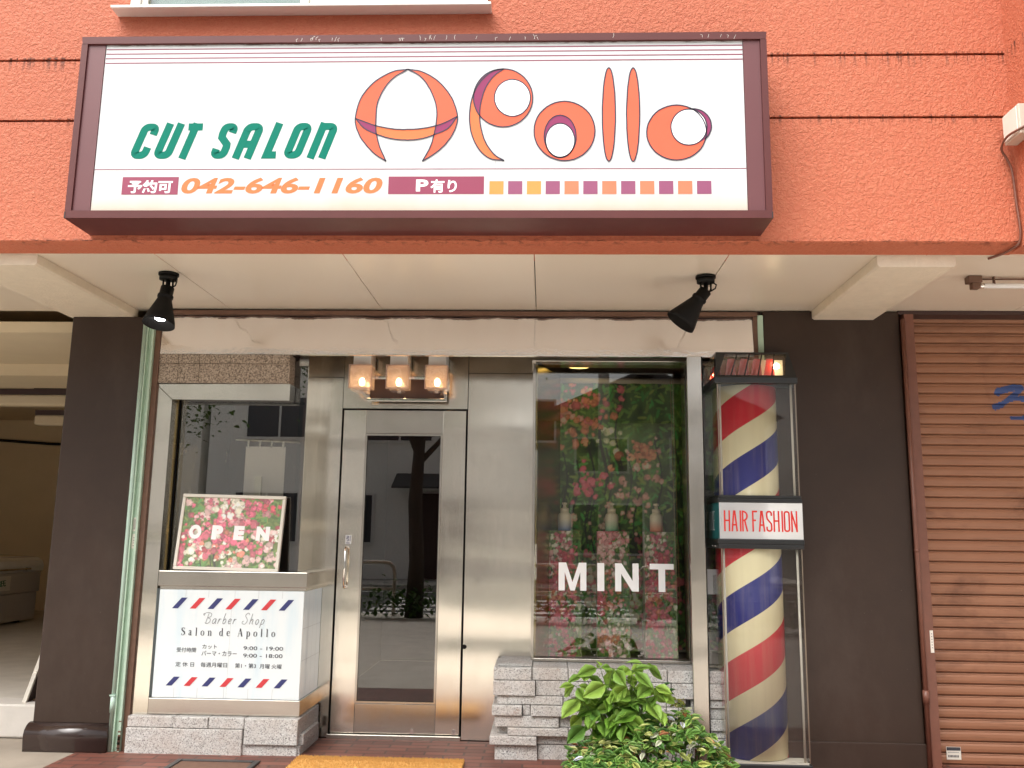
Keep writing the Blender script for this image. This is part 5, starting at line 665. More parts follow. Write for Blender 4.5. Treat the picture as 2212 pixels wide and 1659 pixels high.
mb = MB(); mb.box(.836, .922, -.463, -.42, -.04, 2.275, bev=.003); mb.mi = 1; mb.box(.923, .930, -.45, -.32, -.04, 2.275); mb.box(.885, .92, -.40, -.19, .47, 2.28); mb.build('steel_post', ['steel_dull', 'black_metal'], B)
sw = BX(.94, 1.29, -.31, -.25, .474, .487).build('side_window', 'steel_dull', B); BX(.94, 1.29, -.30, -.27, 2.25, 2.275).build('window_head', 'steel_dull', sw)
BX(.938, 1.292, -.288, -.282, .488, 2.249).build('side_glass', 'glass_shop', sw)
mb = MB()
mb.box(.958, 1.058, -.2915, -.2905, .998, 1.030); mb.box(.958, .992, -.2915, -.2905, .886, .998); mb.build('window_letter', 'white_vinyl', sw)  # partial T: a reflected letter painted on the pane as a white decal
# -- upper window
uw = MB()
uw.box(-2.178, -.280, -1.70, -1.60, 3.7735, 3.788, bev=.003)
uw.box(-2.108, -2.062, -1.64, -1.52, 3.789, 4.74); uw.box(-.345, -.302, -1.64, -1.52, 3.789, 4.74); uw.box(-2.062, -.345, -1.64, -1.52, 4.70, 4.74); uw.box(-2.062, -.345, -1.64, -1.52, 3.789, 3.806)
uw = uw.build('upper_window', 'white_paint', B)
mb = MB()
mb.box(-2.06, -2.028, -1.625, -1.59, 3.8065, 4.69); mb.box(-1.248, -1.208, -1.625, -1.59, 3.8065, 4.69); mb.box(-2.028, -1.248, -1.625, -1.59, 3.8065, 3.828); mb.build('window_sash', 'off_white', uw)
BX(-2.028, -1.248, -1.610, -1.604, 3.8285, 4.69).build('window_pane', 'glass_shop', uw)
BX(-2.05, -1.22, -1.575, -1.565, 3.81, 4.69).build('window_blind', 'teal', uw)
mb = MB(); mb.box(-1.206, -.347, -1.60, -1.58, 3.8065, 4.69); mb.build('window_panel', 'white_paint', uw)
# -- open garage to the left of the column
mb = MB()
mb.box(-9, -2.905, -.30, .35, 2.435, 2.505); mb.box(-9, -2.905, .9, 1.5, 2.37, 2.9)
mb.prism([(.35, 2.46), (.9, 2.46), (.9, 2.9), (.35, 2.9)], 'x', -9, -2.905)
mb.build('garage_beam', 'cream_light', B)
mb = MB(); mb.box(-12, -2.3, 5.9, 6.1, -.1, 2.9); mb.box(-9.2, -9, -.3, 6, -.1, 2.9); mb.box(-2.9, -2.4, .10, 6, -.1, 2.64); mb.build('garage_wall', 'cream_wall', B)
BX(-5.7, -4.6, 5.55, 5.88, .15, 2.64).build('garage_pier', 'cream_light', B)
BX(-9, -2.92, .0, 5.9, .02, .17).build('garage_floor', 'concrete', B)
BX(-9, -2.905, -.21, -.001, -.02, .172, bev=.012).build('garage_step', 'step_white', B)
# ================================================================ THINGS ON THE FRONT
# -- sign box
SY = -1.86
S = thing('shop_sign', 'long white lightbox sign with a maroon frame and orange round lettering on the orange wall', 'sign', (-.6, -1.62, 2.616))
mb = MB(); X0, X1, Z0, Z1 = -2.211, 1.006, 2.617, 3.518
mb.prism([(X0, Z0), (X1, Z0), (X1-.004, Z0+.036), (X0+.004, Z0+.036)], 'y', SY, -1.621); mb.prism([(X0+.004, Z1-.036), (X1-.004, Z1-.036), (X1, Z1), (X0, Z1)], 'y', SY, -1.621)
mb.box(X0+.001, X0+.030, SY+.001, -1.621, Z0+.0365, Z1-.0365); mb.box(X1-.030, X1-.001, SY+.001, -1.621, Z0+.0365, Z1-.0365)
mb.mi = 1; mb.box(X0+.031, -2.098, SY+.010, -1.625, Z0+.037, Z1-.037); mb.box(.899, X1-.031, SY+.010, -1.625, Z0+.037, Z1-.037)
mb.mi = 2
for x, z in ((X0+.001, Z0), (X1-.006, Z0)): mb.box(x, x+.005, SY-.001, SY+.0005, z, z+.03)
mb.build('sign_frame', ['sign_frame', 'sign_frame_side', 'black_frame'], S)
BX(-2.096, .897, SY+.014, -1.63, Z0+.037, Z1-.037).build('sign_face', 'sign_face', S)
FY = SY+.0132
for a, b in ((3.4588, 3.461), (3.4357, 3.438), (3.4126, 3.4155), (3.3890, 3.392)): MB().rect(-2.094, .8965, a-.0028, a+.0028, FY).build('sign_rule', 'rule_purple', S)
MB().rect(-2.095, .8965, 2.8543, 2.8580, FY).build('sign_rule', 'rule_purple', S)
for ch, a, b in (('C', 2, 120), ('U', 133, 252), ('T', 262, 362), ('S', 453, 562), ('a', 582, 706), ('L', 747, 838), ('O', 860, 976), ('n', 998, 1120)):
    k = .000838; x0 = -1.945+a*k; x1 = -1.957+b*k
    strokes(MB(), ch, x0, x1, 2.908, 3.0835, FY, .036, .34, r=.28).build('sign_letter', 'letter_green', S)
fi = oi = 0; KEY = {'b': (0, .0003), 'o': (1, .0006), 'p': (2, .0010), 'w': (3, .0014)}
for nf, no in ((5, 6), (4, 4), (3, 3), (1, 1), (1, 1), (3, 3)):
    mb = MB()
    for c, pl in FILLS[fi:fi+nf]: mb.mi = KEY[c][0]; mb.flat(pl, FY-KEY[c][1])
    mb.mi = 4
    for pl in OUTL[oi:oi+no]: mb.ribbon(pl, .0058, FY-.0019)
    fi += nf; oi += no; mb.build('logo_letter', ['letter_amber', 'letter_orange', 'letter_purple', 'white_vinyl', 'letter_line'], S)
mb = MB(); mb.rect(-1.959, -1.696, 2.734, 2.8194, FY); mb.mi = 1; text(mb, '予約可', -1.931, -1.722, 2.741, 2.8045, FY-.0006, .03, .03); mb.build('notice_box', ['sign_maroon', 'white_vinyl'], S)
mb = MB(); mb.rect(-.7232, -.2861, 2.7352, 2.820, FY); mb.mi = 1; text(mb, 'P', -.596, -.540, 2.748, 2.805, FY-.0006, 0, .035); text(mb, '有り', -.530, -.410, 2.742, 2.806, FY-.0006, 0, .025)
mb.build('notice_box', ['sign_maroon', 'white_vinyl'], S)
mb = MB(); text(mb, '042-646-1160', -1.681, -.750, 2.7385, 2.8165, FY, .20, .034); mb.build('phone_number', 'letter_amber', S)
MB().rect(-.2365, -.2357, 2.86, 3.385, FY).build('panel_seam', 'ink_soft', S)
cyc = (0, 1, 0, 1, 2, 1, 2, 1, 2, 1, 2, 1)
for i in range(12):
    x = -.2616+i*.08505; MB().rect(x, x+.0645, 2.7345, 2.7970, FY).build('colour_square', ('sq_amber', 'sq_mauve', 'sq_coral')[cyc[i]], S)
MB().cyl((-.243, -1.74, 3.505), (-.243, -1.735, 3.505), .030, n=24).build('hanging_bracket', 'sign_frame', S)
mb = MB(); q = random.Random(4)
for i in range(34):
    x = q.uniform(-1.2, .95); z = 3.4825+q.random()*.01; mb.ribbon([(x, z), (x+q.uniform(-.006, .006), z+.012), (x+q.uniform(-.01, .01), z+.012+q.random()*.012)], .0012, SY-.0006)
mb.build('paint_scratch', 'off_white', S)

# -- spotlights under the soffit
def spot(loc, tilt, turn, lit, label):
    t = thing('spotlight', label, 'spotlight', loc, 'black cone spotlights under the soffit')
    mb = MB(); mb.cyl((0, 0, 0), (0, 0, -.012), .052, n=24); mb.cyl((0, 0, -.012), (0, 0, -.036), .046, n=24); mb.build('mount', 'black_metal', t, local=True)
    rot = Matrix.Rotation(R(turn), 3, 'Z') @ Matrix.Rotation(R(tilt), 3, 'Y'); piv = Vector((0, 0, -.075))
    mb = MB(); mb.tube([(0, 0, -.036), (.0, .0, -.075), tuple(piv+rot@Vector((0, 0, -.02)))], .012, 10); mb.tube([(.03, -.01, -.034), (.052, -.014, -.05), (.046, -.014, -.07), (.02, -.01, -.085)], .004, 8)
    for sx in (-.026, .026): mb.tube([(sx, 0, -.034), (sx, 0, -.07), tuple(piv+rot@Vector((sx, 0, -.03)))], .005, 8)
    mb.build('swivel_arm', 'black_metal', t, local=True)
    prof = [(.026, 0), (.034, -.004), (.034, -.05), (.040, -.052), (.040, -.064), (.035, -.066), (.040, -.085), (.078, -.200), (.082, -.222), (.079, -.222), (.036, -.088)]
    mb = MB(); n = 28
    rings = [[mb.bm.verts.new(piv+rot@Vector((r*math.cos(2*math.pi*k/n), r*math.sin(2*math.pi*k/n), z))) for k in range(n)] for r, z in prof]
    for A, C in zip(rings, rings[1:]):
        for k in range(n): mb.face([A[k], A[(k+1) % n], C[(k+1) % n], C[k]], True)
    mb.face(rings[0]); mb.face(rings[-1]); mb.build('lamp_shade', 'black_metal', t, local=True)
    a = piv+rot@Vector((0, 0, -.175)); b = piv+rot@Vector((0, 0, -.190)); mb = MB(); mb.cyl(a, b, .030, .026, 20); mb.build('bulb', 'led' if lit else 'clear_plastic', t, local=True)
spot((-2.004, -1.184, 2.558), 14, 80, True, 'black cone spotlight pointing down under the soffit with its white lamp lit')
spot((.830, -1.158, 2.558), 38, 0, False, 'black cone spotlight tilted sideways under the soffit with no light showing')

# -- triple glass wall lamp above the door
Lm = thing('wall_lamp', 'chrome wall lamp with three lit square glass shades above the steel door', 'wall lamp', (-.92, 0, 2.05))
mb = MB(); mb.box(-1.144, -.631, -.085, -.067, 2.047, 2.066, bev=.002); mb.box(-1.144, -.631, -.085, -.067, 2.190, 2.208, bev=.002); mb.box(-1.144, -1.126, -.0845, -.0675, 2.0665, 2.1895); mb.box(-.649, -.631, -.0845, -.0675, 2.0665, 2.1895)
for x in (-1.165, -.928, -.690): mb.box(x-.012, x+.012, -.13, -.001, 2.09, 2.104)
mb.build('lamp_frame', 'chrome', Lm)
BX(-1.125, -.65, -.072, -.069, 2.067, 2.189).build('lamp_backplate', 'dark_wood', Lm)
for x0, x1 in ((-1.235, -1.088), (-1.000, -.855), (-.755, -.612)):
    cx = (x0+x1)/2; sh = BX(x0, x1, -.232, -.090, 2.104, 2.256, bev=.005).build('lamp_shade', 'glass_lamp', Lm)
    mb = MB(); mb.box(x0+.007, x1-.007, -.226, -.096, 2.112, 2.250, bev=.004)
    mb.build('frosted_cup', 'frosted', sh)
    BX(x0+.028, x1-.028, -.20, -.12, 2.086, 2.1035, bev=.004).build('foot', 'glass_lamp', sh)
    mb = MB()
    for ex, ez, fx, fz in ((x0, 2.104, x0+.004, 2.256), (x1-.004, 2.104, x1, 2.256)): mb.box(ex, fx, -.2335, -.229, ez, fz)
    mb.box(x0+.005, x1-.005, -.2335, -.229, 2.104, 2.110); mb.box(x0+.005, x1-.005, -.2335, -.229, 2.250, 2.256); mb.build('glass_edge', 'edge_pink', sh)
    mb = MB(); mb.cyl((cx, -.16, 2.118), (cx, -.16, 2.135), .013, n=14); mb.build('socket', 'chrome', sh)
    MB().ball((cx, -.165, 2.155), .019, (1, 1, 1.5)).build('bulb', 'bulb', sh)
    BX(cx-.056, cx+.056, -.19, -.03, 2.263, 2.345, bev=.003).build('lamp_cap', 'white_paint', Lm)

# -- framed OPEN picture leaning on the ledge
P = thing('open_picture', 'cream framed floral picture with white letters OPEN leaning on the steel ledge', 'picture', (-1.866, -.418, .983))
P.rotation_euler = (R(-7.5), R(.9), 0)
wv, hv = .625, .447
mb = MB()
mb.box(-wv/2, wv/2, -.012, .012, 0, .019, bev=.003); mb.box(-wv/2, wv/2, -.012, .012, hv-.019, hv, bev=.003)
mb.box(-wv/2, -wv/2+.019, -.012, .012, .0195, hv-.0195, bev=.003); mb.box(wv/2-.019, wv/2, -.012, .012, .0195, hv-.0195, bev=.003)
mb.box(-wv/2+.01, wv/2-.01, .006, .011, .01, hv-.01)
mb.build('picture_frame', 'off_white', P, local=True)
img = floral(240, 170, 21, .060, 1.9, False, .70)*1.0
mb = MB(); cols = picture(mb, img, lambda u, w: (-wv/2+.0195+u*(wv-.039), -.003, .0195+w*(hv-.039)))
pa = mb.build('picture_print', 'print', P, local=True); paint(pa, np.clip(cols*.85+np.array([.10, .10, .085]), 0, .85))
for ch, a, b in (('O', -.243, -.178), ('P', -.107, -.048), ('E', .025, .080), ('N', .160, .232)): text(MB(), ch, a-.004, b+.004, .180, .264, -.0045, 0, .075).build('picture_letter', 'white_vinyl', P, local=True)

# -- opening hours board under the ledge
H = thing('hours_board', 'white board listing opening hours between red and navy stripes, under the steel ledge', 'signboard', (-1.82, -.42, .27))
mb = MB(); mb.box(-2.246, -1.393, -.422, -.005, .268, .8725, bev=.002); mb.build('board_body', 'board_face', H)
HY = -.4235
mb = MB()
for i, x in enumerate((-2.09, -1.955, -1.80, -1.66, -1.52)): mb.rect(x, x+.0018, .83, .872, HY); mb.rect(x-.03, x-.0282, .269, .325, HY)
mb.rect(-1.815, -1.8140, .269, .76, HY)
for z in (.48, .66): mb.face(mb.vs([(-1.392, -.42, z), (-1.392, -.01, z), (-1.392, -.01, z+.002), (-1.392, -.42, z+.002)]))
for yy in (-.30, -.2, -.1): mb.face(mb.vs([(-1.392, yy, .28), (-1.392, yy+.002, .28), (-1.392, yy+.002, .86), (-1.392, yy, .86)]))
mb.build('board_seam', 'seam_grey', H)
for z0, z1, xa, stp in ((.7665, .8275, -2.1655, .1047), (.335, .384, -2.1685, .1044)):
    for k, mat in ((0, 'navy'), (1, 'red')):
        for i in range(k, 7, 2):
            x = xa+i*stp; sl_ = .053 if z0 > .5 else .044; zz = -.0006*i; MB().flat([(x, z0+zz), (x+.0345, z0+zz), (x+.0345+sl_, z1+zz), (x+sl_, z1+zz)], HY-.0004).build('board_stripe', mat, H)
mb = MB(); yv = HY-.0006
SER = {     # thick/thin strokes with serifs, in a box of height 1 (cap) ; (points, width)
 'S': (.50, [([(.44, .78), (.42, .92), (.25, .97), (.08, .88), (.08, .70), (.25, .55), (.42, .42), (.46, .22), (.30, .04), (.12, .05), (.05, .25)], [.03, .05, .06, .09, .13, .16, .16, .12, .06, .05, .04]), ([(.45, .98), (.45, .74)], .03), ([(.05, .02), (.05, .28)], .03)]),
 'a': (.44, [([(.06, .52), (.16, .64), (.30, .60), (.31, .45), (.31, .10), (.36, .03), (.43, .07)], [.10, .05, .10, .12, .12, .08, .03]), ([(.31, .42), (.12, .32), (.06, .17), (.14, .04), (.31, .16)], [.03, .06, .12, .06, .03])]),
 'l': (.26, [([(.13, .02), (.13, 1.0)], .125), ([(.0, .015), (.26, .015)], .03), ([(.0, .985), (.14, .985)], .03)]),
 'o': (.46, [([(.23, .01), (.06, .14), (.045, .33), (.06, .5), (.23, .65), (.40, .5), (.415, .33), (.40, .14), (.23, .01)], [.03, .10, .13, .10, .03, .10, .13, .10, .03])]),
 'n': (.54, [([(.12, .0), (.12, .62)], .12), ([(.12, .50), (.24, .63), (.36, .62), (.42, .50), (.42, .0)], [.03, .04, .08, .12, .12]), ([(.0, .015), (.24, .015)], .03), ([(.30, .015), (.54, .015)], .03), ([(.0, .63), (.12, .63)], .03)]),
 'd': (.50, [([(.37, .0), (.37, 1.0)], .12), ([(.37, .55), (.22, .65), (.07, .50), (.05, .33), (.07, .14), (.2, .01), (.37, .12)], [.03, .04, .11, .13, .11, .04, .03]), ([(.24, .985), (.38, .985)], .03), ([(.37, .015), (.50, .015)], .03)]),
 'e': (.44, [([(.06, .36), (.39, .36), (.37, .54), (.23, .65), (.08, .52), (.05, .33), (.09, .13), (.24, .02), (.40, .13)], [.03, .03, .08, .04, .10, .13, .11, .06, .03])]),
 'A': (.68, [([(.08, .02), (.33, 1.0)], .045), ([(.33, 1.0), (.58, .02)], .14), ([(.16, .34), (.48, .34)], .035), ([(.0, .015), (.18, .015)], .03), ([(.46, .015), (.68, .015)], .03)]),
 'p': (.50, [([(.12, -.30), (.12, .63)], .12), ([(.12, .55), (.26, .65), (.42, .50), (.44, .33), (.42, .14), (.28, .01), (.12, .12)], [.03, .04, .11, .13, .11, .04, .03]), ([(.0, -.285), (.24, -.285)], .03), ([(.0, .63), (.12, .63)], .03)]),
}
x = -2.101; cap = .0445
for ch in 'Salon de Apollo':
    if ch == ' ': x += .024; continue
    wd, st_ = SER[ch]
    for k, (pts, wdt) in enumerate(st_):
        wl = [q_*cap*1.05 for q_ in wdt] if isinstance(wdt, list) else wdt*cap*1.05
        mb.ribbon([(x+a*cap, .6145+b*cap-.0006*((x+2.1)/.1)*.3) for a, b in pts], wl, yv-.0001*k)
    x += wd*cap+.0205
mb.build('shop_name', 'ink', H)
def smooth(pts, n=5):
    P_ = [Vector(p) for p in pts]; out = []
    for i in range(len(P_)-1):
        p0 = P_[max(i-1, 0)]; p1 = P_[i]; p2 = P_[i+1]; p3 = P_[min(i+2, len(P_)-1)]
        for k in range(n):
            t_ = k/n; out.append(tuple(.5*((2*p1)+(-p0+p2)*t_+(2*p0-5*p1+4*p2-p3)*t_*t_+(-p0+3*p1-3*p2+p3)*t_**3)))
    out.append(tuple(P_[-1])); return out
SCR = {
 'B': (.62, [[(.22, .0), (.30, .5), (.40, .98)], [(-.05, .75), (.05, .98), (.35, 1.04), (.66, .92), (.62, .66), (.36, .54), (.60, .44), (.60, .16), (.36, .0), (.12, .08)], [(-.05, .75), (-.12, .85), (-.08, .95), (.02, .9)]]),
 'S': (.52, [[(.62, .86), (.52, 1.04), (.32, .98), (.22, .76), (.38, .56), (.46, .3), (.30, .02), (.04, .04), (.0, .22), (.12, .28)]]),
 'a': (.36, [[(.36, .42), (.22, .47), (.06, .30), (.04, .08), (.16, .0), (.30, .2), (.37, .45), (.32, .08), (.40, .02)]]),
 'r': (.26, [[(.0, .0), (.08, .42), (.12, .46)], [(.05, .25), (.18, .44), (.29, .44)]]),
 'b': (.32, [[(.18, 1.0), (.08, .55), (.03, .1), (.12, .0), (.26, .14), (.30, .36), (.20, .46), (.07, .30)]]),
 'e': (.28, [[(.04, .2), (.22, .28), (.28, .4), (.18, .48), (.05, .30), (.05, .08), (.15, .0), (.28, .1)]]),
 'h': (.34, [[(.17, 1.0), (.0, .0)], [(.05, .26), (.2, .45), (.29, .42), (.25, .1), (.32, .0)]]),
 'o': (.32, [[(.16, .47), (.03, .28), (.06, .03), (.18, .0), (.30, .2), (.28, .42), (.16, .47)]]),
 'p': (.34, [[(.10, .46), (-.04, -.32)], [(.07, .32), (.22, .47), (.32, .36), (.26, .1), (.12, .0), (.03, .06)]]),
}
mb = MB(); x = -1.975; cap = .060
for ch in 'Barber Shop':
    if ch == ' ': x += .026; continue
    wd, st_ = SCR[ch]
    for k, pts in enumerate(st_): mb.ribbon([(x+a*cap+.12*b*cap, .683+b*cap) for a, b in smooth(pts)], .0029 if ch not in 'BS' else .0024, yv-.0001*k)
    x += wd*cap+.0125
mb.build('script_lettering', 'ink_soft', H)
for s_, a, b, c, d_ in (('受付時間', -2.1205, -2.007, .5205, .5470), ('カット', -1.971, -1.885, .5415, .5655), ('パーマ・カラー', -1.973, -1.767, .5030, .5310), ('9:00 - 19:00', -1.730, -1.499, .5390, .5600), ('9:00 - 18:00', -1.729, -1.500, .4980, .5190),
    ('定 休 日', -2.121, -2.012, .4405, .4665), ('毎週月曜日', -1.9735, -1.8195, .4400, .4665), ('第1・第3', -1.773, -1.651, .4380, .4655), ('月曜 火曜', -1.630, -1.502, .4372, .4632)):
    text(MB(), s_, a, b, c, d_, yv, 0, .004).build('text_line', 'ink', H)

# -- barber pole cabinet
PX0, PX1, PY0, PY1 = .988, 1.430, -.585, -.14
K = thing('barber_pole', 'glass cased barber pole with red, blue and cream spiral and HAIR FASHION panel', 'barber pole', (1.201, -.385, -.022))
def band(mb, x0, x1, y0, y1, z0, z1, bev=.004): mb.box(x0, x1, y0, y1, z0, z1, bev)

mb = MB(); band(mb, PX0-.012, PX1+.012, PY0-.012, PY1+.01, -.022, .020); mb.mi = 1; mb.box(PX0+.004, PX1-.004, PY0+.004, PY1-.004, .0205, .028); mb.build('base', ['black_frame', 'plastic_beige'], K)
cyl = MB()
cyl.lathe([(.186, .032), (.186, 2.088)], (POLE[0], POLE[1], 0), 72)
for v_ in cyl.bm.verts: v_.co -= Vector((POLE[0], POLE[1], 0))
for f in cyl.bm.faces: f.smooth = len(f.verts) == 4
me = bpy.data.meshes.new('pole_cylinder'); bmesh.ops.recalc_face_normals(cyl.bm, faces=cyl.bm.faces); cyl.bm.to_mesh(me); me.materials.append(M['helix']); ob = bpy.data.objects.new('pole_cylinder', me); COL.objects.link(ob); ob.parent = K; ob.location = Vector((POLE[0], POLE[1], 0))-K.location
for z0, z1 in ((.0285, 1.155), (1.452, 2.088)):
    mb = MB()
    mb.box(PX0, PX1, PY0, PY0+.005, z0, z1); mb.box(PX0, PX0+.005, PY0+.006, PY1-.001, z0, z1); mb.box(PX1-.005, PX1, PY0+.006, PY1-.001, z0, z1)
    mb.build('glass_case', 'glass_case', K)
    for xa, xb in ((PX0-.003, PX0+.003), (PX1-.003, PX1+.003)): BX(xa, xb, PY0-.003, PY0+.003, z0, z1).build('glass_edge', 'steel_dark', K)
    mb = MB()
    for x in (PX0+.016, PX1-.020): mb.cyl((x, PY0+.02, z0), (x, PY0+.02, z1), .0065, n=10)
    mb.build('steel_rod', 'plastic_beige', K)
    mb = MB(); mb.box(PX0-.003, PX0+.012, PY1-.010, PY1+.004, z0, z1); mb.box(PX1-.012, PX1+.003, PY1-.010, PY1+.004, z0, z1); mb.build('rear_post', 'black_frame', K)
BX(PX0+.005, PX1-.005, PY1-.006, PY1-.001, .03, 2.088).build('rear_panel', 'dark_room', K)
for ins, z0, z1 in ((.020, 2.090, 2.127), (.018, 1.411, 1.4325), (.012, 1.4327, 1.4515), (.022, 1.1807, 1.208), (.018, 1.155, 1.1805)):
    mb = MB(); mb.box(PX0-ins, PX1+ins*.6, PY0-ins, PY1+ins*.6, z0, z1, .004); mb.build('frame_band', 'black_frame', K)
for y in (-.50, -.42): MB().cyl((PX0-.021, y, 1.167), (PX0-.0175, y, 1.167), .006, n=10).build('screw', 'chrome', K)
# cap: sloped sides, slanted windows with red slats, lit bulb
cb = [(PX0-.010, PY0-.012), (PX1+.008, PY0-.012), (PX1+.008, PY1+.01), (PX0-.010, PY1+.01)]; ct = [(PX0+.004, PY0+.045), (PX1-.018, PY0+.045), (PX1-.018, PY1-.03), (PX0+.008, PY1-.03)]
def capp(face, u, w, out=0.0):      # point on a sloped face of the cap
    a, b = cb[face], cb[(face+1) % 4]; c, d_ = ct[face], ct[(face+1) % 4]; z0, z1 = 2.1275, 2.284
    p = Vector((a[0]+(b[0]-a[0])*u, a[1]+(b[1]-a[1])*u, z0)); q_ = Vector((c[0]+(d_[0]-c[0])*u, c[1]+(d_[1]-c[1])*u, z1)); r_ = p.lerp(q_, w)
    n_ = {0: Vector((0, -1, .35)), 3: Vector((-1, 0, .2)), 1: Vector((1, 0, .2)), 2: Vector((0, 1, .2))}[face].normalized(); return r_+n_*out
mb = MB()
slots = {0: [(.05, .13, .25, .13), (.21, .13, .40, .13), (.38, .12, .56, .12), (.55, .12, .73, .12), (.72, .12, .90, .12)], 3: [(.05, .22), (.30, .46), (.54, .70), (.78, .94)]}
for fc in range(4):
    lo, hi = .07, .92
    for w0, w1 in ((0, lo), (hi, 1)): mb.face(mb.vs([capp(fc, 0, w0), capp(fc, 1, w0), capp(fc, 1, w1), capp(fc, 0, w1)]))
    if fc in (1, 2): mb.face(mb.vs([capp(fc, 0, lo), capp(fc, 1, lo), capp(fc, 1, hi), capp(fc, 0, hi)])); continue
    n = 5; sk_ = .10 if fc == 0 else .0; e0 = [.03+i*.17 for i in range(n)]; wd = .152
    edges = [(-.0, -.0)]+[None]
    cut = [(a, a+wd) for a in e0]; prev = (0, 0)
    for a, b in cut+[(1, 1)]:
        mb.face(mb.vs([capp(fc, prev[0], lo), capp(fc, a, lo), capp(fc, min(1, a+(sk_ if a < 1 else 0)), hi), capp(fc, prev[1], hi)])); prev = (b, b+sk_)
mb.face(mb.vs([(*p, 2.284) for p in ct]))
mb.build('cap', 'black_frame', K)
mb = MB()
for fc in (0, 3):
    mb.face(mb.vs([capp(fc, .02, .06, -.006), capp(fc, .98, .06, -.006), capp(fc, .98, .93, -.006), capp(fc, .02, .93, -.006)]))
mb.build('cap_window', 'glass_shop', K)
mb = MB()
for i in range(4):
    x = PX0+.09+i*.075; mb.prism([(x-.035, 2.13), (x+.035, 2.13), (x+.028, 2.25), (x-.012, 2.25)], 'y', -.515, -.51)
mb.box(PX0+.025, PX0+.03, -.55, -.24, 2.13, 2.23); mb.build('red_slat', 'lens_red', K)
BX(PX0+.03, PX1-.03, -.455, -.45, 2.13, 2.255).build('cap_reflector', 'off_white', K)
mb = MB(); mb.ball((1.345, -.525, 2.205), .017); mb.build('cap_bulb', 'pole_bulb', K)
MB().ball((1.03, -.33, 2.185), .018).build('cap_bulb', 'pole_bulb', K)
mb = MB(); mb.box(PX0+.003, PX1-.003, PY0-.008, PY1, 1.2085, 1.4105); mb.build('band_box', 'black_frame', K)
BX(PX0-.010, PX1+.010, PY0-.013, PY0-.0085, 1.2095, 1.4095).build('front_panel', 'mirror', K)
mb = MB(); x = 1.008; yv = PY0-.0138
for ch, wd in zip('HAIR FASHION', (.036, .038, .013, .035, .018, .031, .038, .036, .036, .013, .036, .037)):
    if ch != ' ': strokes(mb, ch, x, x+wd, 1.250, 1.366, yv, .0092, r=.16)
    x += wd+(.0058 if ch != ' ' else .0)
bm_ = mb.bm; xs_ = [v_.co.x for v_ in bm_.verts]; a, b = min(xs_), max(xs_)
for v_ in bm_.verts: v_.co.x = 1.003+(v_.co.x-a)/(b-a)*(1.410-1.003)
mb.build('panel_lettering', 'letter_red', K)
BX(PX0-.012, PX0+.002, PY0+.002, PY1, 1.2095, 1.4095).build('side_panel', 'teal', K)
mb = MB(); x = 0.0; xl = []
for ch in 'CUT HOUSE':
    if ch != ' ': xl.append((ch, x))
    x += .036 if ch != ' ' else .022
for ch, x_ in xl: strokes(mb, ch, x_, x_+.029, 1.255, 1.365, 0, .006, r=.16, xf=lambda p: (PX0-.0125, PY1-.03-p[0], p[1]))
mb.build('panel_lettering', 'white_vinyl', K)
mb = MB(); mb.box(1.15, 1.30, -.42, -.20, 2.2845, 2.35, bev=.012); mb.box(1.18, 1.27, -.2, -.02, 2.285, 2.31); mb.build('hanger_bracket', 'black_frame', K)

# -- pale green shutter rail and conduit beside the left column
g = thing('shutter_rail', 'pale green painted shutter rail between the brown garage column and the salon front', 'rail', (-2.41, -.45, -.03))
mb = MB(); mb.box(-2.432, -2.424, -.47, -.44, -.03, 2.525); mb.box(-2.400, -2.388, -.47, -.44, -.03, 2.525); mb.box(-2.424, -2.400, -.452, -.44, -.03, 2.525); mb.box(-2.436, -2.386, -.4405, -.2, -.03, 2.525); mb.build('rail_channel', 'green_paint', g)
mb = MB(); q = random.Random(8)
for i in range(16): z = q.random()*.16-.02; mb.box(-2.402, -2.3865, -.4715, -.4695, z, z+.012*q.random()+.003)
mb.build('rust_patch', 'rust_brown', g)
mb = MB(); mb.box(-2.423, -2.402, -.4545, -.4525, 1.205, 1.285); mb.box(-2.423, -2.402, -.4545, -.4525, 1.105, 1.19); mb.mi = 1
for zc in (1.165, 1.15, 1.135, 1.12): mb.box(-2.416, -2.409, -.4552, -.4546, zc, zc+.004)
for k in range(4): mb.box(-2.419+k*.004, -2.4175+k*.004, -.4552, -.4546, 1.215, 1.275)
mb.build('maker_label', ['off_white', 'ink_soft'], g)
g = thing('conduit_pipe', 'thin pale blue green pipe running up the brown column next to the garage', 'pipe', (-2.445, -.47, -.03))
mb = MB(); mb.tube([(-2.446, -.468, -.03), (-2.446, -.468, 2.50)], .0115, 12); mb.build('pipe', 'green_pipe', g)
mb = MB(); mb.cyl((-2.446, -.468, .19), (-2.446, -.468, .285), .0155, n=14); mb.box(-2.462, -2.43, -.486, -.45, .28, .287); mb.build('coupling', 'green_pipe', g)
mb = MB(); mb.box(1.2625, 1.2955, -.452, -.40, -.03, 2.53, bev=.003); single(mb, 'shutter_rail', 'green_paint', (1.279, -.43, -.03), 'narrow green painted rail half hidden behind the barber pole', 'rail')

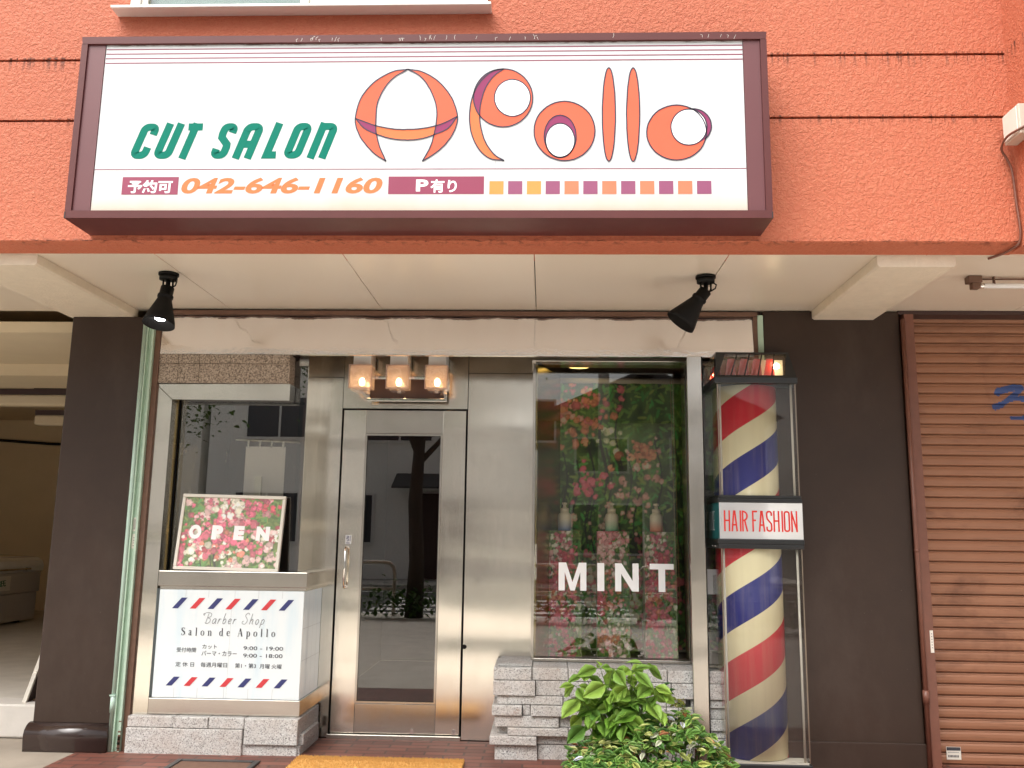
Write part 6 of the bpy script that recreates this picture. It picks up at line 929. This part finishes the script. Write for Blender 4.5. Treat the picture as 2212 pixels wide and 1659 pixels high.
# -- brown roller shutter at the right
Rs = thing('roller_shutter', 'closed brown roller shutter with worn slats and a blue painted letter', 'shutter', (2.9, -.33, -.04))
mb = MB(); zs = []
pit_ = .0617; z = 2.575-.06; k = 0
SYS = -.325
def strk(x, zz):        # blue brush letter
    for (ax, az, bx, bz, r_) in ((2.70, 2.098, 2.80, 2.123, .020), (2.80, 2.123, 2.83, 2.118, .022), (2.685, 2.092, 2.70, 2.076, .010), (2.83, 2.118, 2.80, 2.08, .018), (2.80, 2.08, 2.71, 2.015, .016), (2.71, 2.015, 2.675, 2.003, .019), (2.765, 2.048, 2.83, 2.055, .012), (2.83, 2.055, 2.90, 2.045, .018), (2.90, 2.045, 2.925, 2.0, .020), (2.925, 2.0, 2.90, 1.955, .020), (2.90, 1.955, 2.84, 1.938, .017), (2.84, 1.938, 2.765, 1.939, .010)):
        d_ = Vector((bx-ax, bz-az)); t_ = max(0, min(1, (Vector((x-ax, zz-az)).dot(d_))/d_.length_squared)); 
        if (Vector((x, zz))-Vector((ax, az))-d_*t_).length < r_: return True
    return False
rings = []; zz = -.04
prof = [(0, .000), (.10, -.010), (.35, -.0125), (.62, -.0115), (.80, -.006), (.86, -.0085), (.92, -.007), (.925, .006), (.985, .006)]
nz = int((2.57+.04)/pit_)+1
for i in range(nz):
    for tt, dy in prof: rings.append((2.5755-(nz-i)*pit_+tt*pit_, SYS+dy))
rings = [r_ for r_ in rings if r_[0] < 2.575]
def strip(x0, x1, rg_, step=None):
    xs_ = [x0, x1] if not step else list(np.arange(x0, x1+1e-6, step))
    V = [mb.vs([(x_, yy, z_) for x_ in xs_]) for z_, yy in rg_]
    for j in range(len(V)-1):
        for i in range(len(xs_)-1):
            mb.mi = 1 if step and strk((xs_[i]+xs_[i+1])/2, (rg_[j][0]+rg_[j+1][0])/2) else 0
            mb.face([V[j][i], V[j][i+1], V[j+1][i+1], V[j+1][i]])
lo = [r_ for r_ in rings if r_[0] <= 1.90]; hi_ = [r_ for r_ in rings if r_[0] >= 2.17]
strip(2.19, 5.6, rings[:len(lo)+1]); strip(2.19, 5.6, rings[-len(hi_)-1:])
midr = rings[len(lo):len(rings)-len(hi_)]; fine = []
for a, b in zip(midr, midr[1:]):
    for k in range(2): fine.append((a[0]+(b[0]-a[0])*k/2, a[1]+(b[1]-a[1])*k/2))
fine.append(midr[-1]); strip(2.19, 2.63, midr); strip(2.63, 2.97, fine, .004); strip(2.97, 5.6, midr)
mb.build('shutter_curtain', ['shutter', 'shutter_blue'], Rs)
mb = MB(); mb.box(2.118, 2.172, -.47, -.28, -.04, 2.535); mb.box(2.172, 2.179, -.38, -.28, -.04, 2.53)
mb.build('guide_rail', 'pipe_brown', Rs); BX(2.180, 2.1895, -.40, -.28, -.04, 2.535).build('rail_edge', 'concrete', Rs)
mb = MB(); mb.box(2.09, 5.6, -.46, -.34, 2.536, 2.5585); mb.build('shutter_housing', 'dark_wood', Rs)
mb = MB(); mb.box(2.150, 2.168, -.4725, -.4705, .60, .72); mb.mi = 1
for zc in (.70, .685, .67, .655, .64, .625): mb.box(2.156, 2.162, -.4732, -.4726, zc, zc+.004)
mb.mi = 2; mb.box(2.255, 2.335, SYS-.0145, SYS-.0135, .010, .078); mb.mi = 3; mb.box(2.257, 2.333, SYS-.0152, SYS-.0146, .058, .076)
for zc, hh, n_ in ((.047, .003, 9), (.022, .012, 8)):
    for i in range(n_): x = 2.264+i*.060/n_; mb.box(x, x+.060/n_*.6, SYS-.0152, SYS-.0146, zc, zc+hh)
mb.build('maker_label', ['off_white', 'ink_soft', 'off_white', 'ink'], Rs)
mb = MB(); mb.tube([(2.106, -.475, -.04), (2.106, -.475, 2.50)], .013, 12); mb.cyl((2.106, -.475, .33), (2.106, -.475, .40), .018, n=12); mb.cyl((2.106, -.475, 1.15), (2.106, -.475, 1.165), .016, n=12)
single(mb, 'drain_pipe', 'pipe_brown', (2.106, -.475, -.04), 'thin brown pipe between the brown column and the roller shutter', 'pipe')

# -- box and cable on the corner of the wall
J = thing('junction_box', 'small beige electrical box on the orange wall with a brown cable hanging down', 'electrical box', (2.18, -1.70, 3.1))
mb = MB(); mb.box(2.145, 2.2045, -1.80, -1.66, 3.045, 3.19, bev=.006); mb.build('box_body', 'plastic_beige', J)
mb = MB(); mb.box(2.139, 2.1445, -1.79, -1.67, 3.055, 3.18, bev=.002); mb.build('box_cover', 'off_white', J)
mb = MB(); mb.tube(smooth([(2.19, -1.81, 3.09), (2.145, -1.80, 3.065), (2.125, -1.72, 3.06), (2.13, -1.66, 3.03), (2.165, -1.635, 2.99), (2.185, -1.632, 2.93), (2.192, -1.632, 2.78), (2.196, -1.632, 2.60), (2.17, -1.56, 2.562), (2.12, -1.48, 2.552)], 5), .0055, 8); mb.build('cable', 'pipe_brown', J)
# -- fluorescent tube holder at the right
T = thing('tube_lamp', 'bare fluorescent tube lamp in brown holders under the soffit before the roller shutter', 'tube lamp', (2.6, -1.16, 2.555))
mb = MB(); mb.box(2.165, 2.235, -1.185, -1.135, 2.522, 2.5585, bev=.004); mb.box(2.185, 2.225, -1.18, -1.14, 2.492, 2.523, bev=.004); mb.build('lamp_holder', 'rust_brown', T); BX(3.36, 3.42, -1.18, -1.14, 2.492, 2.558).build('lamp_holder', 'rust_brown', T)
mb = MB(); mb.cyl((2.225, -1.16, 2.510), (3.36, -1.16, 2.510), .013, n=14); mb.mi = 1; mb.cyl((2.226, -1.16, 2.510), (2.25, -1.16, 2.510), .0138, n=14); mb.build('tube', ['white_vinyl', 'chrome'], T)
mb = MB(); mb.tube([(2.235, -1.16, 2.545), (3.36, -1.16, 2.545)], .004, 6); mb.box(2.30, 2.305, -1.17, -1.15, 2.51, 2.558); mb.build('wire', 'rust_brown', T)
# ================================================================ WINDOW DISPLAY
bx_img = [floral(64, 220, s_, .13, .36, True, 3.4) for s_ in (31, 47)]
def gift_box(x0, x1, img, label, mesh_from=None):
    t = thing('display_box', label, 'box', ((x0+x1)/2, .06, .473), 'tall floral boxes in the shop window'); w = x1-x0
    BX(-w/2, w/2, .0, .12, 0, .772, bev=.002).build('box_body', 'box_edge', t, local=True)
    mb = MB(); cols = picture(mb, img, lambda u, q_: (-w/2+u*w, -.003, .001+q_*.770)); o = mb.build('box_print', 'print', t, local=True); paint(o, np.clip(cols*.85, 0, .85))
gift_box(.026, .234, bx_img[0], 'tall floral printed box below the blue tinted bottle in the shop window')
gift_box(.333, .536, bx_img[1], 'tall floral printed box below the green tinted bottle in the shop window')
gift_box(.632, .832, bx_img[0], 'tall floral printed box below the orange tinted bottle in the shop window')
for cx, nm, col in ((.128, 'blue', (.10, .20, .45)), (.430, 'green', (.16, .42, .28)), (.715, 'orange', (.75, .20, .10))):
    t_ = MT('bottle_'+nm); sx = t_.n('SeparateXYZ'); tc = t_.n('TexCoord'); t_.l(tc.outputs['Object'], sx.inputs[0])
    t_.base(t_.ramp(t_.math('DIVIDE', sx.outputs['Z'], .16), [(0, col), (.45, (.72, .66, .54)), (1, (.74, .66, .52))])); t_.set(Roughness=.3); M['bottle_'+nm] = t_.m
    t = thing('pump_bottle', 'cream pump bottle with a %s tinted base standing on its floral box' % nm, 'bottle', (cx, .115, 1.2455), 'pump bottles in the shop window')
    MB().lathe([(.040, 0), (.042, .004), (.042, .095), (.036, .108), (.026, .113), (.026, .118)], (0, 0, 0), 28).build('bottle_body', 'bottle_'+nm, t, local=True)
    MB().lathe([(.027, .1185), (.027, .142), (.012, .145), (.010, .165)], (0, 0, 0), 24).build('collar', 'bottle_cream', t, local=True)
    mb = MB(); mb.cyl((0, 0, .1655), (0, 0, .178), .017, n=18); mb.tube([(0, 0, .172), (0, -.03, .174), (0, -.045, .166)], .006, 8); mb.build('pump_head', 'bottle_cream', t, local=True)
t = thing('floral_blind', 'floral printed roll blind hanging behind the boxes in the shop window', 'blind', (.5, .27, 1.4))
img = floral(200, 390, 77, .052, .75, False, 1.95)
mb = MB(); cols = picture(mb, img, lambda u, w_: (.093+u*.855, .27+.004*math.sin(u*40), .50+w_*1.74)); o = mb.build('blind_print', 'print', t); paint(o, np.clip(cols*np.array([1.15, 1.35, 1.0])+.01, 0, .85))
mb = MB(); mb.cyl((.093, .275, 2.25), (.948, .275, 2.25), .02, n=14); mb.cyl((.093, .272, .494), (.948, .272, .494), .009, n=10); mb.build('blind_rod', 'plastic_beige', t)
mb = MB(); n = 150
for sx in (0, .016):
    for i in range(n):
        z = 2.22-i*(1.42/n); mb.box(.803+sx+.000*i+.02*(i/n), .8075+sx+.02*(i/n), .020, .0245, z, z+.0062)
mb.build('bead_chain', 'bead', t)
t = MB(); t.cyl((.22, .10, 2.3215), (.22, .10, 2.314), .075, n=28)
dl = thing('downlight', 'round warm lit downlight in the top of the shop window', 'downlight', (.22, .10, 2.32)); t.build('light_disc', 'downlight', dl)
MB().cyl((.22, .10, 2.3218), (.22, .10, 2.318), .085, n=28).build('trim_ring', 'plastic_beige', dl)
MB().ball((.70, .35, 2.05), .03).bm.free()
# socket in the granite
t = thing('wall_socket', 'dark recessed socket with a small white plug cover in the granite plinth', 'socket', (.79, -.43, .30))
BX(.760, .826, -.400, -.39, .272, .316, bev=.002).build('socket_plate', 'black_frame', t)
BX(.776, .800, -.412, -.4005, .292, .3155, bev=.002).build('plug_cover', 'white_paint', t)
# showcase contents
t = thing('hanging_sheet', 'plain white sheet clipped to a thin rail inside the glass showcase', 'sheet', (-1.8, -.05, 1.75))
mb = MB(); mb.cyl((-1.97, -.10, 1.787), (-1.56, -.10, 1.773), .0055, n=8); mb.build('rail', 'plastic_beige', t)
mb = MB(); mb.box(-1.90, -1.645, -.104, -.101, 1.20, 1.745); mb.build('sheet', 'screen_white', t)
for x in (-1.885, -1.81, -1.735, -1.66): BX(x-.006, x+.006, -.109, -.099, 1.738, 1.783-.0).build('clip', 'chrome', t)
mb = MB(); mb.box(-1.80, -1.76, -.20, -.17, .995, 1.55); single(mb, 'display_stand', 'off_white', (-1.78, -.18, .99), 'narrow pale stand in front of the hanging white sheet in the glass showcase', 'stand')

# ================================================================ GARAGE CONTENTS
t = thing('waste_bin', 'large grey storage bin with a rounded metal lid and paper labels in the garage', 'bin', (-6.2, 3.6, .17))
BX(-6.6, -5.82, 2.4, 4.55, .20, .50, bev=.01).build('lower_body', 'cabinet', t); BX(-6.6, -5.80, 2.4, 4.56, .505, .725, bev=.008).build('upper_body', 'cabinet', t)
mb = MB(); pf = [(-6.6, .73), (-5.80, .73), (-5.785, .745), (-5.785, .80), (-5.81, .855), (-5.87, .885), (-5.97, .90), (-6.6, .92)]
mb.prism(pf, 'y', 2.38, 4.58)
mb.build('lid', 'cabinet_lid', t)
mb = MB(); mb.cyl((-5.775, 2.6, .765), (-5.775, 4.3, .765), .012, n=10); mb.box(-5.80, -5.77, 4.2, 4.23, .75, .78); mb.build('handle', 'chrome', t)
for y0, y1, s_ in ((2.98, 3.30, '本'), (3.42, 3.98, '雑 紙')):
    mb = MB(); mb.box(-5.7995, -5.796, y0, y1, .545, .70); mb.mi = 1
    text(mb, s_, 0, 1, .59, .66, 0, 0, .02, lambda p, a=y0+.08, b=y1-.08: (-5.795, a+(b-a)*p[0], p[1])); mb.build('paper_label', ['off_white', 'green_text'], t)
for y in (2.6, 4.35): BX(-6.5, -5.9, y, y+.05, .17, .20).build('leg', 'black_metal', t)
def bag(name, mat, c, r, sc, label, seed):
    q = random.Random(seed); bm = bmesh.new(); bmesh.ops.create_icosphere(bm, subdivisions=3, radius=r)
    for v_ in bm.verts:
        a = math.atan2(v_.co.y, v_.co.x); v_.co *= 1+.07*math.sin(a*7+v_.co.z*14)+.05*q.random(); v_.co.x *= sc[0]; v_.co.y *= sc[1]; v_.co.z *= sc[2]; v_.co.z = max(v_.co.z, -r*sc[2]*.8)
        v_.co += Vector(c)
    mb = MB(); mb.bm.free(); mb.bm = bm
    for f in bm.faces: f.smooth = True
    single(mb, name, mat, (c[0], c[1], c[2]-r*sc[2]*.8), label, 'bag')
bag('rubbish_bag', 'bag_blue', (-5.56, 4.85, .36), .26, (.85, .9, .92), 'dark blue bag on the garage floor beside the waste bin', 2)
bag('rubbish_bag', 'bag_green', (-5.50, 4.87, .69), .22, (1.1, .9, .65), 'dark green bag lying on top of the blue bag in the garage', 5)
t = thing('leaning_board', 'white edged board leaning against the garage side of the brown column', 'board', (-3.1, -.08, .17))
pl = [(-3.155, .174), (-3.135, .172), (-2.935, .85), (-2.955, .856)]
MB().prism(pl, 'y', -.13, .55).build('panel', 'dark_wood', t)  # dark colour stands in for the shadow on the board's face
MB().prism([(a-.004*(i in (0, 3)), b) for i, (a, b) in enumerate(pl)], 'y', -.150, -.1305).build('edge_strip', 'off_white', t)
mb = MB(); mb.cyl((-3.095, -.152, .35), (-3.095, -.149, .35), .006); mb.cyl((-3.02, -.152, .60), (-3.02, -.149, .60), .006); mb.build('screw', 'chrome', t)
mb = MB(); mb.tube([(-3.12, -.10, .178), (-2.93, -.03, .21)], .008, 8); mb.build('foot_bar', 'rust_brown', t)
for y, z, x0, lb in ((1.9, 2.27, -9, 'long fluorescent batten on the garage ceiling nearest the opening'), (2.9, 2.22, -5.05, 'short fluorescent batten deeper in the garage, below the long one')):
    t = thing('batten_lamp', lb, 'tube lamp', (-5, y, z), 'unlit battens in the garage')
    mb = MB(); mb.box(x0, -2.95, y-.05, y+.05, z+.10, z+.15); mb.box(-4.5, -4.2, y-.03, y+.03, z+.15, z+.65); mb.build('housing', 'dark_wood', t)
    mb = MB(); mb.box(x0, -2.95, y-.06, y+.06, z, z+.10, bev=.02); mb.build('diffuser', 'cream_light', t)
mb = MB(); pts = [(-9+i*.3, 5.86, 2.33+.05*math.sin(i*.5)+.004*i) for i in range(16)]+[(-4.3, 5.86, 2.30), (-3.4, 5.86, 2.22)]; mb.tube(pts, .018, 6); single(mb, 'wall_cable', 'black_metal', (-5, 5.86, 2.3), 'dark cable sagging across the back wall of the garage', 'cable')

# ================================================================ ON THE PAVING
mb = MB(); q = random.Random(9)
mb.box(-1.345, -.428, -1.08, -.545, -.021, -.004)
for i in range(5200):
    x = q.uniform(-1.345, -.43); y = q.choice((q.uniform(-.80, -.546), q.uniform(-.62, -.545))); h = .006+q.random()*.008; a = q.uniform(-.004, .004)
    v = mb.vs([(x-.0022, y, -.004), (x+.0022, y+a, -.004), (x+a, y+a, h-.004)]); mb.face(v)
single(mb, 'doormat', 'coir', (-.89, -.8, -.02), 'orange coir doormat on the brick paving in front of the door', 'doormat')
t = thing('drain_cover', 'dark rusty iron drain cover set in the brick paving below the hours board', 'drain cover', (-1.75, -.8, -.02))
mb = MB(); mb.box(-1.955, -1.56, -1.05, -.655, -.0215, -.0165); mb.build('lid', 'rust_brown', t)
mb = MB(); mb.box(-1.985, -1.955, -1.08, -.625, -.0215, -.010, bev=.003); mb.box(-1.56, -1.53, -1.08, -.625, -.0215, -.010, bev=.003); mb.box(-1.955, -1.56, -.655, -.625, -.0215, -.010, bev=.003); mb.build('rim', 'black_frame', t)

# ---------------------------------------------------------------- plants
def stem_path(p0, p1, bend):
    p0 = Vector(p0); p1 = Vector(p1); return [p0.lerp(p1, k/6)+Vector((bend[0], bend[1], 0))*math.sin(math.pi*k/6) for k in range(7)]
t = thing('hydrangea', 'tall bright green broad leaved plant in a pot in front of the granite plinth', 'plant', (.38, -.80, -.02))
mb = MB(); mb.lathe([(.13, 0), (.16, .10), (.165, .10), (.150, .085), (.01, .085)], (.38, -.80, -.022), 24); mb.build('pot', 'terracotta', t)
q = random.Random(11); lv = []; cols = []; smb = MB()
tips = [(.17, .46), (.22, .50), (.30, .545), (.36, .56), (.42, .50), (.46, .55), (.53, .57), (.56, .47), (.60, .43), (.26, .38), (.36, .42), (.46, .42), (.52, .36), (.19, .36), (.32, .33), (.42, .33)]
for i, (tx, tz) in enumerate(tips):
    tip = Vector((tx, -.80+q.uniform(-.10, .08), tz-.02)); base_ = Vector((.37+q.uniform(-.05, .06), -.80+q.uniform(-.04, .04), .06)); pth = stem_path(base_, tip, (q.uniform(-.03, .03), q.uniform(-.03, .02)))
    smb.tube(pth, [.0035-.0003*k for k in range(7)], 6)
    a0 = q.random()*6.28
    for nd, (kk, sz) in enumerate(((6, .082), (6, .118), (5, .125), (4, .125), (3, .11))):
        if kk == 3 and i % 2: continue
        for s_ in (0, 1):
            an = a0+nd*1.45+s_*math.pi+q.uniform(-.35, .35); el = q.uniform(-.45, .12) if nd else q.uniform(.1, .5)
            d_ = Vector((math.cos(an)*math.cos(el), math.sin(an)*math.cos(el)*.7-.15, math.sin(el))); ln = sz*q.uniform(.62, 1.15)
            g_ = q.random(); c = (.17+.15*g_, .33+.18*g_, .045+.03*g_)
            if nd >= 3: c = (.08+.08*g_, .20+.13*g_, .03)  # lower leaves coloured darker, as painted shading under the upper ones
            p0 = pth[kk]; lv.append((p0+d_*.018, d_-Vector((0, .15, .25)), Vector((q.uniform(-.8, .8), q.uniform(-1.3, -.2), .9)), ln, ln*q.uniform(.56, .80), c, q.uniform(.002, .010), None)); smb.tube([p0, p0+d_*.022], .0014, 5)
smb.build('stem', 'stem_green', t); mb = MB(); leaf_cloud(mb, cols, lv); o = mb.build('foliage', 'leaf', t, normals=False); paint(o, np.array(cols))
# thin dark sprig beside it
q = random.Random(17)
t = thing('ivy_shrub', 'low spreading shrub of small variegated leaves in front of the barber pole and granite', 'shrub', (.55, -.88, -.02))
mb = MB(); mb.box(.20, .95, -1.05, -.70, -.021, .055, bev=.01); mb.build('planter', 'terracotta', t)
lv = []; cols = []; smb = MB()
def top_of(x):   # silhouette of the shrub
    return float(np.interp(x, [.13, .18, .28, .36, .48, .58, .66, .72, .80, .86, .92, .965], [.11, .18, .21, .20, .285, .29, .285, .34, .30, .22, .16, .11]))
for i in range(1150):
    x = q.uniform(.13, .965); zt = top_of(x)+q.uniform(-.02, .012); dpt = q.random()
    y = -.85+q.uniform(-.17, .15); zt -= .05*abs(y+.85)/.17; z = zt*(1-.0*dpt)-abs(q.gauss(0, .07)); z = max(.045, z)
    an = q.random()*6.28; el = q.uniform(-.5, .5); d_ = Vector((math.cos(an)*math.cos(el), math.sin(an)*math.cos(el)-.25, math.sin(el)))
    g_ = q.random(); k = q.random()
    if k < .60: c = (.06+.12*g_, .17+.20*g_, .03+.03*g_)
    elif k < .90: c = (.34+.18*g_, .40+.16*g_, .10+.07*g_)
    elif k < .95: c = (.34+.1*g_, .12+.05*g_, .05)
    else: c = (.68, .70, .52)
    var = None
    if q.random() < .30: var = (min(.7, c[0]*2+.08), min(.7, c[1]*1.5+.08), c[2]*2+.03)
    ln = q.uniform(.036, .066); lv.append((Vector((x, y, z)), d_, Vector((q.uniform(-.4, .4), q.uniform(-.9, -.1), 1)), ln, ln*.52, c, .003, var))
for i in range(620):
    x = q.uniform(.19, .84); y = q.uniform(-1.08, -.98); z = q.uniform(.0, .13); an = q.random()*6.28; g_ = q.random()
    d_ = Vector((math.cos(an), -.5, q.uniform(-.8, .3))); c = (.06+.12*g_, .17+.20*g_, .03+.03*g_) if q.random() < .7 else (.34+.15*g_, .40+.15*g_, .12)
    ln = q.uniform(.036, .064); lv.append((Vector((x, y, z)), d_, Vector((q.uniform(-.4, .4), -1, .6)), ln, ln*.52, c, .003, None))
for i in range(60):
    x = q.uniform(.22, .9); smb.tube(stem_path((x*.8+.11, -.85, .04), (x, -.85+q.uniform(-.1, .1), max(.08, top_of(x)-.03)), (q.uniform(-.03, .03), 0)), .0022, 5)
for (ax, az, n_) in ((.70, .385, 7), (.735, .355, 7), (.64, .46, 6)):
    smb.tube(stem_path((ax-.02, -.80, .2), (ax, -.80, az), (.01, 0)), .0018, 5)
    for i in range(n_*2):
        an = q.random()*6.28; d_ = Vector((math.cos(an), math.sin(an)*.6-.2, q.uniform(-.4, .7))); g_ = q.random(); c = (.60, .62, .42) if az < .36 and i % 2 else ((.045, .12, .03) if az > .4 else (.20+.1*g_, .28, .06)); ln = .034 if az < .42 else .045
        lv.append((Vector((ax+q.uniform(-.02, .02), -.80, az-q.random()*.06)), d_, Vector((0, -.6, 1)), ln, ln*.55, c, .003, None))
smb.build('stem', 'stem_green', t); mb = MB(); leaf_cloud(mb, cols, lv); o = mb.build('foliage', 'leaf', t, normals=False); paint(o, np.array(cols))

# ================================================================ ACROSS THE STREET (seen as reflections in the glass and steel)
def tree(x, y, h, spread, seed, label):
    q = random.Random(seed); t = thing('street_tree', label, 'tree', (x, y, -.03), 'street trees by the kerb')
    mb = MB(); mb.tube([(x, y, -.03), (x+.02, y, .8), (x-.03, y+.02, 1.7), (x+.05, y, h*.62)], [.15, .12, .11, .07], 10)
    for i in range(9):
        a = i*2.4; e = Vector((x+math.cos(a)*spread*.7, y+math.sin(a)*spread*.6, h*(.62+.3*q.random()))); mb.tube(stem_path((x, y, h*(.42+.02*i)), e, (0, 0)), [.05-.006*k for k in range(7)], 6)
    mb.build('trunk', 'bark', t); lv = []; cols = []
    cl = [(x+q.gauss(0, spread*.5), y+q.gauss(0, spread*.45), h*q.uniform(.6, 1.0)) for _ in range(26)]
    for c_ in cl:
        for i in range(110):
            p = Vector(c_)+Vector((q.gauss(0, .28), q.gauss(0, .28), q.gauss(0, .2))); g_ = q.random(); d_ = Vector((q.gauss(0, 1), q.gauss(0, 1), q.gauss(0, .6)))
            lv.append((p, d_, Vector((q.gauss(0, .4), q.gauss(0, .4), 1)), q.uniform(.07, .11), .06, (.025+.04*g_, .07+.07*g_, .012), .01, None))
    mb = MB(); leaf_cloud(mb, cols, lv); o = mb.build('crown', 'leaf', t, normals=False); paint(o, np.array(cols))
tree(-1.95, -7.9, 5.4, 1.7, 1, 'leafy street tree with a dark trunk standing opposite the salon door')
tree(-6.7, -8.0, 4.3, 1.9, 2, 'leafy street tree standing by the kerb, opposite the glass showcase')
q = random.Random(6); lv = []; cols = []
for i in range(2600):
    x = q.uniform(-7, 3.6); g_ = q.random(); d_ = Vector((q.gauss(0, 1), q.gauss(0, 1), q.gauss(.3, .6))); lv.append((Vector((x, -7.6+q.gauss(0, .14), abs(q.gauss(.22, .12)))), d_, Vector((0, 0, 1)), .11, .06, (.03+.05*g_, .08+.09*g_, .015), .005, None))
mb = MB(); leaf_cloud(mb, cols, lv); o = mb.build('hedge', 'leaf', None, normals=False); paint(o, np.array(cols)); tag(o, 'low clipped hedge along the kerb across from the shop', 'hedge')
proto = None
for i, x in enumerate((-4.6, -2.9, .3, 2.0)):
    if proto is None:
        proto = thing('guard_rail', 'rounded grey steel pipe guard rail at the kerb behind the hedge', 'guard rail', (x, -8.15, -.03), 'pipe guard rails along the kerb')
        mb = MB(); mb.tube([(-.6, 0, 0)]+[(-.6, 0, .5)]+[(-.6+.15*(1-math.cos(R(a))), 0, .65+.15*math.sin(R(a))) for a in (0, 30, 60, 90)]+[(.6-.15*(1-math.cos(R(a))), 0, .65+.15*math.sin(R(a))) for a in (90, 60, 30, 0)]+[(.6, 0, 0)], .03, 10); mb.build('hoop', 'plastic_beige', proto, local=True)
        mb = MB(); mb.cyl((-.58, 0, .4), (.58, 0, .4), .022, n=10); mb.build('cross_bar', 'plastic_beige', proto, local=True)
    else:
        r_ = proto.copy(); COL.objects.link(r_); r_.location = (x, -8.15, -.03)
        for ch in list(proto.children): c = ch.copy(); COL.objects.link(c); c.parent = r_
def house(x0, x1, y, h, wall, label, wins, gable=False, door=None):
    t = thing('opposite_house', label, 'house', ((x0+x1)/2, y, -.03))
    mb = MB(); mb.box(x0, x1, y-8, y, -.03, h); mb.build('wall', wall, t)
    mb = MB()
    if gable: mb.prism([(x0-.4, h), (x1+.4, h), ((x0+x1)/2, h+1.5)], 'y', y-8.2, y+.5)
    else: mb.box(x0-.15, x1+.15, y-8.1, y+.15, h+.002, h+.25)
    mb.build('roof', 'opp_roof' if gable else wall, t)
    for wx, wz, ww, wh in wins:
        f = MB(); f.box(wx, wx+ww, y+.002, y+.08, wz, wz+wh); f = f.build('window', 'white_paint', t)
        mb = MB(); mb.box(wx+.06, wx+ww/2-.03, y+.081, y+.09, wz+.06, wz+wh-.06); mb.box(wx+ww/2+.03, wx+ww-.06, y+.081, y+.09, wz+.06, wz+wh-.06); mb.build('pane', 'opp_window', f)
    if door:
        mb = MB(); mb.box(door, door+1.6, y+.002, y+.05, 0, 2.3); mb.build('door', 'dark_wood', t); mb = MB(); mb.prism([(y+.05, 2.75), (y+.9, 2.4), (y+.9, 2.45), (y+.05, 2.85)], 'x', door-.5, door+2.1); mb.build('awning', 'opp_roof', t)
    return t
house(-24, -9.5, -19, 6.6, 'opp_white', 'white two storey house with five windows across the street', [(-22, 3.6, 1.8, 1.2), (-18, 3.6, 1.8, 1.2), (-13, 3.6, 1.8, 1.2), (-21, .8, 1.8, 1.4), (-14, .8, 1.8, 1.4)])
house(-9.2, -.6, -18.8, 7.0, 'opp_white', 'white flat roofed house with a doorway awning opposite the salon', [(-8.2, 3.7, 1.9, 1.2), (-5.0, 3.7, 1.9, 1.2), (-1.6, 3.7, 1.9, 1.2), (-8.4, .9, 1.8, 1.4), (-6.3, .9, 1.6, 1.4)], door=-3.6)
house(-.2, 5.8, -19, 4.3, 'opp_grey', 'grey gabled house with a dark roof opposite the shop window', [(.8, 2.9, 1.5, 1.0), (3.4, 2.9, 1.5, 1.0), (.7, .7, 2.0, 1.4), (3.5, .7, 1.6, 1.4)], gable=True)
house(7.6, 26, -19, 7.0, 'opp_white', 'white flat roofed block with three upper windows across the street', [(9, 3.7, 1.9, 1.2), (13, 3.7, 1.9, 1.2), (17, 3.7, 1.9, 1.2), (21, 3.7, 1.9, 1.2)])
t = thing('utility_pole', 'grey concrete utility pole with wires across the street', 'utility pole', (1.5, -17.2, -.03))
MB().cyl((1.5, -17.2, -.03), (1.5, -17.2, 10), .17, .12, n=14).build('pole', 'kerb', t)
mb = MB()
for z in (7.6, 8.1, 8.8): mb.tube([(-30+i*4, -17.1, z-.4*math.sin(math.pi*((i*4) % 32)/32)) for i in range(16)], .02, 5)
mb.build('wire', 'black_metal', t)
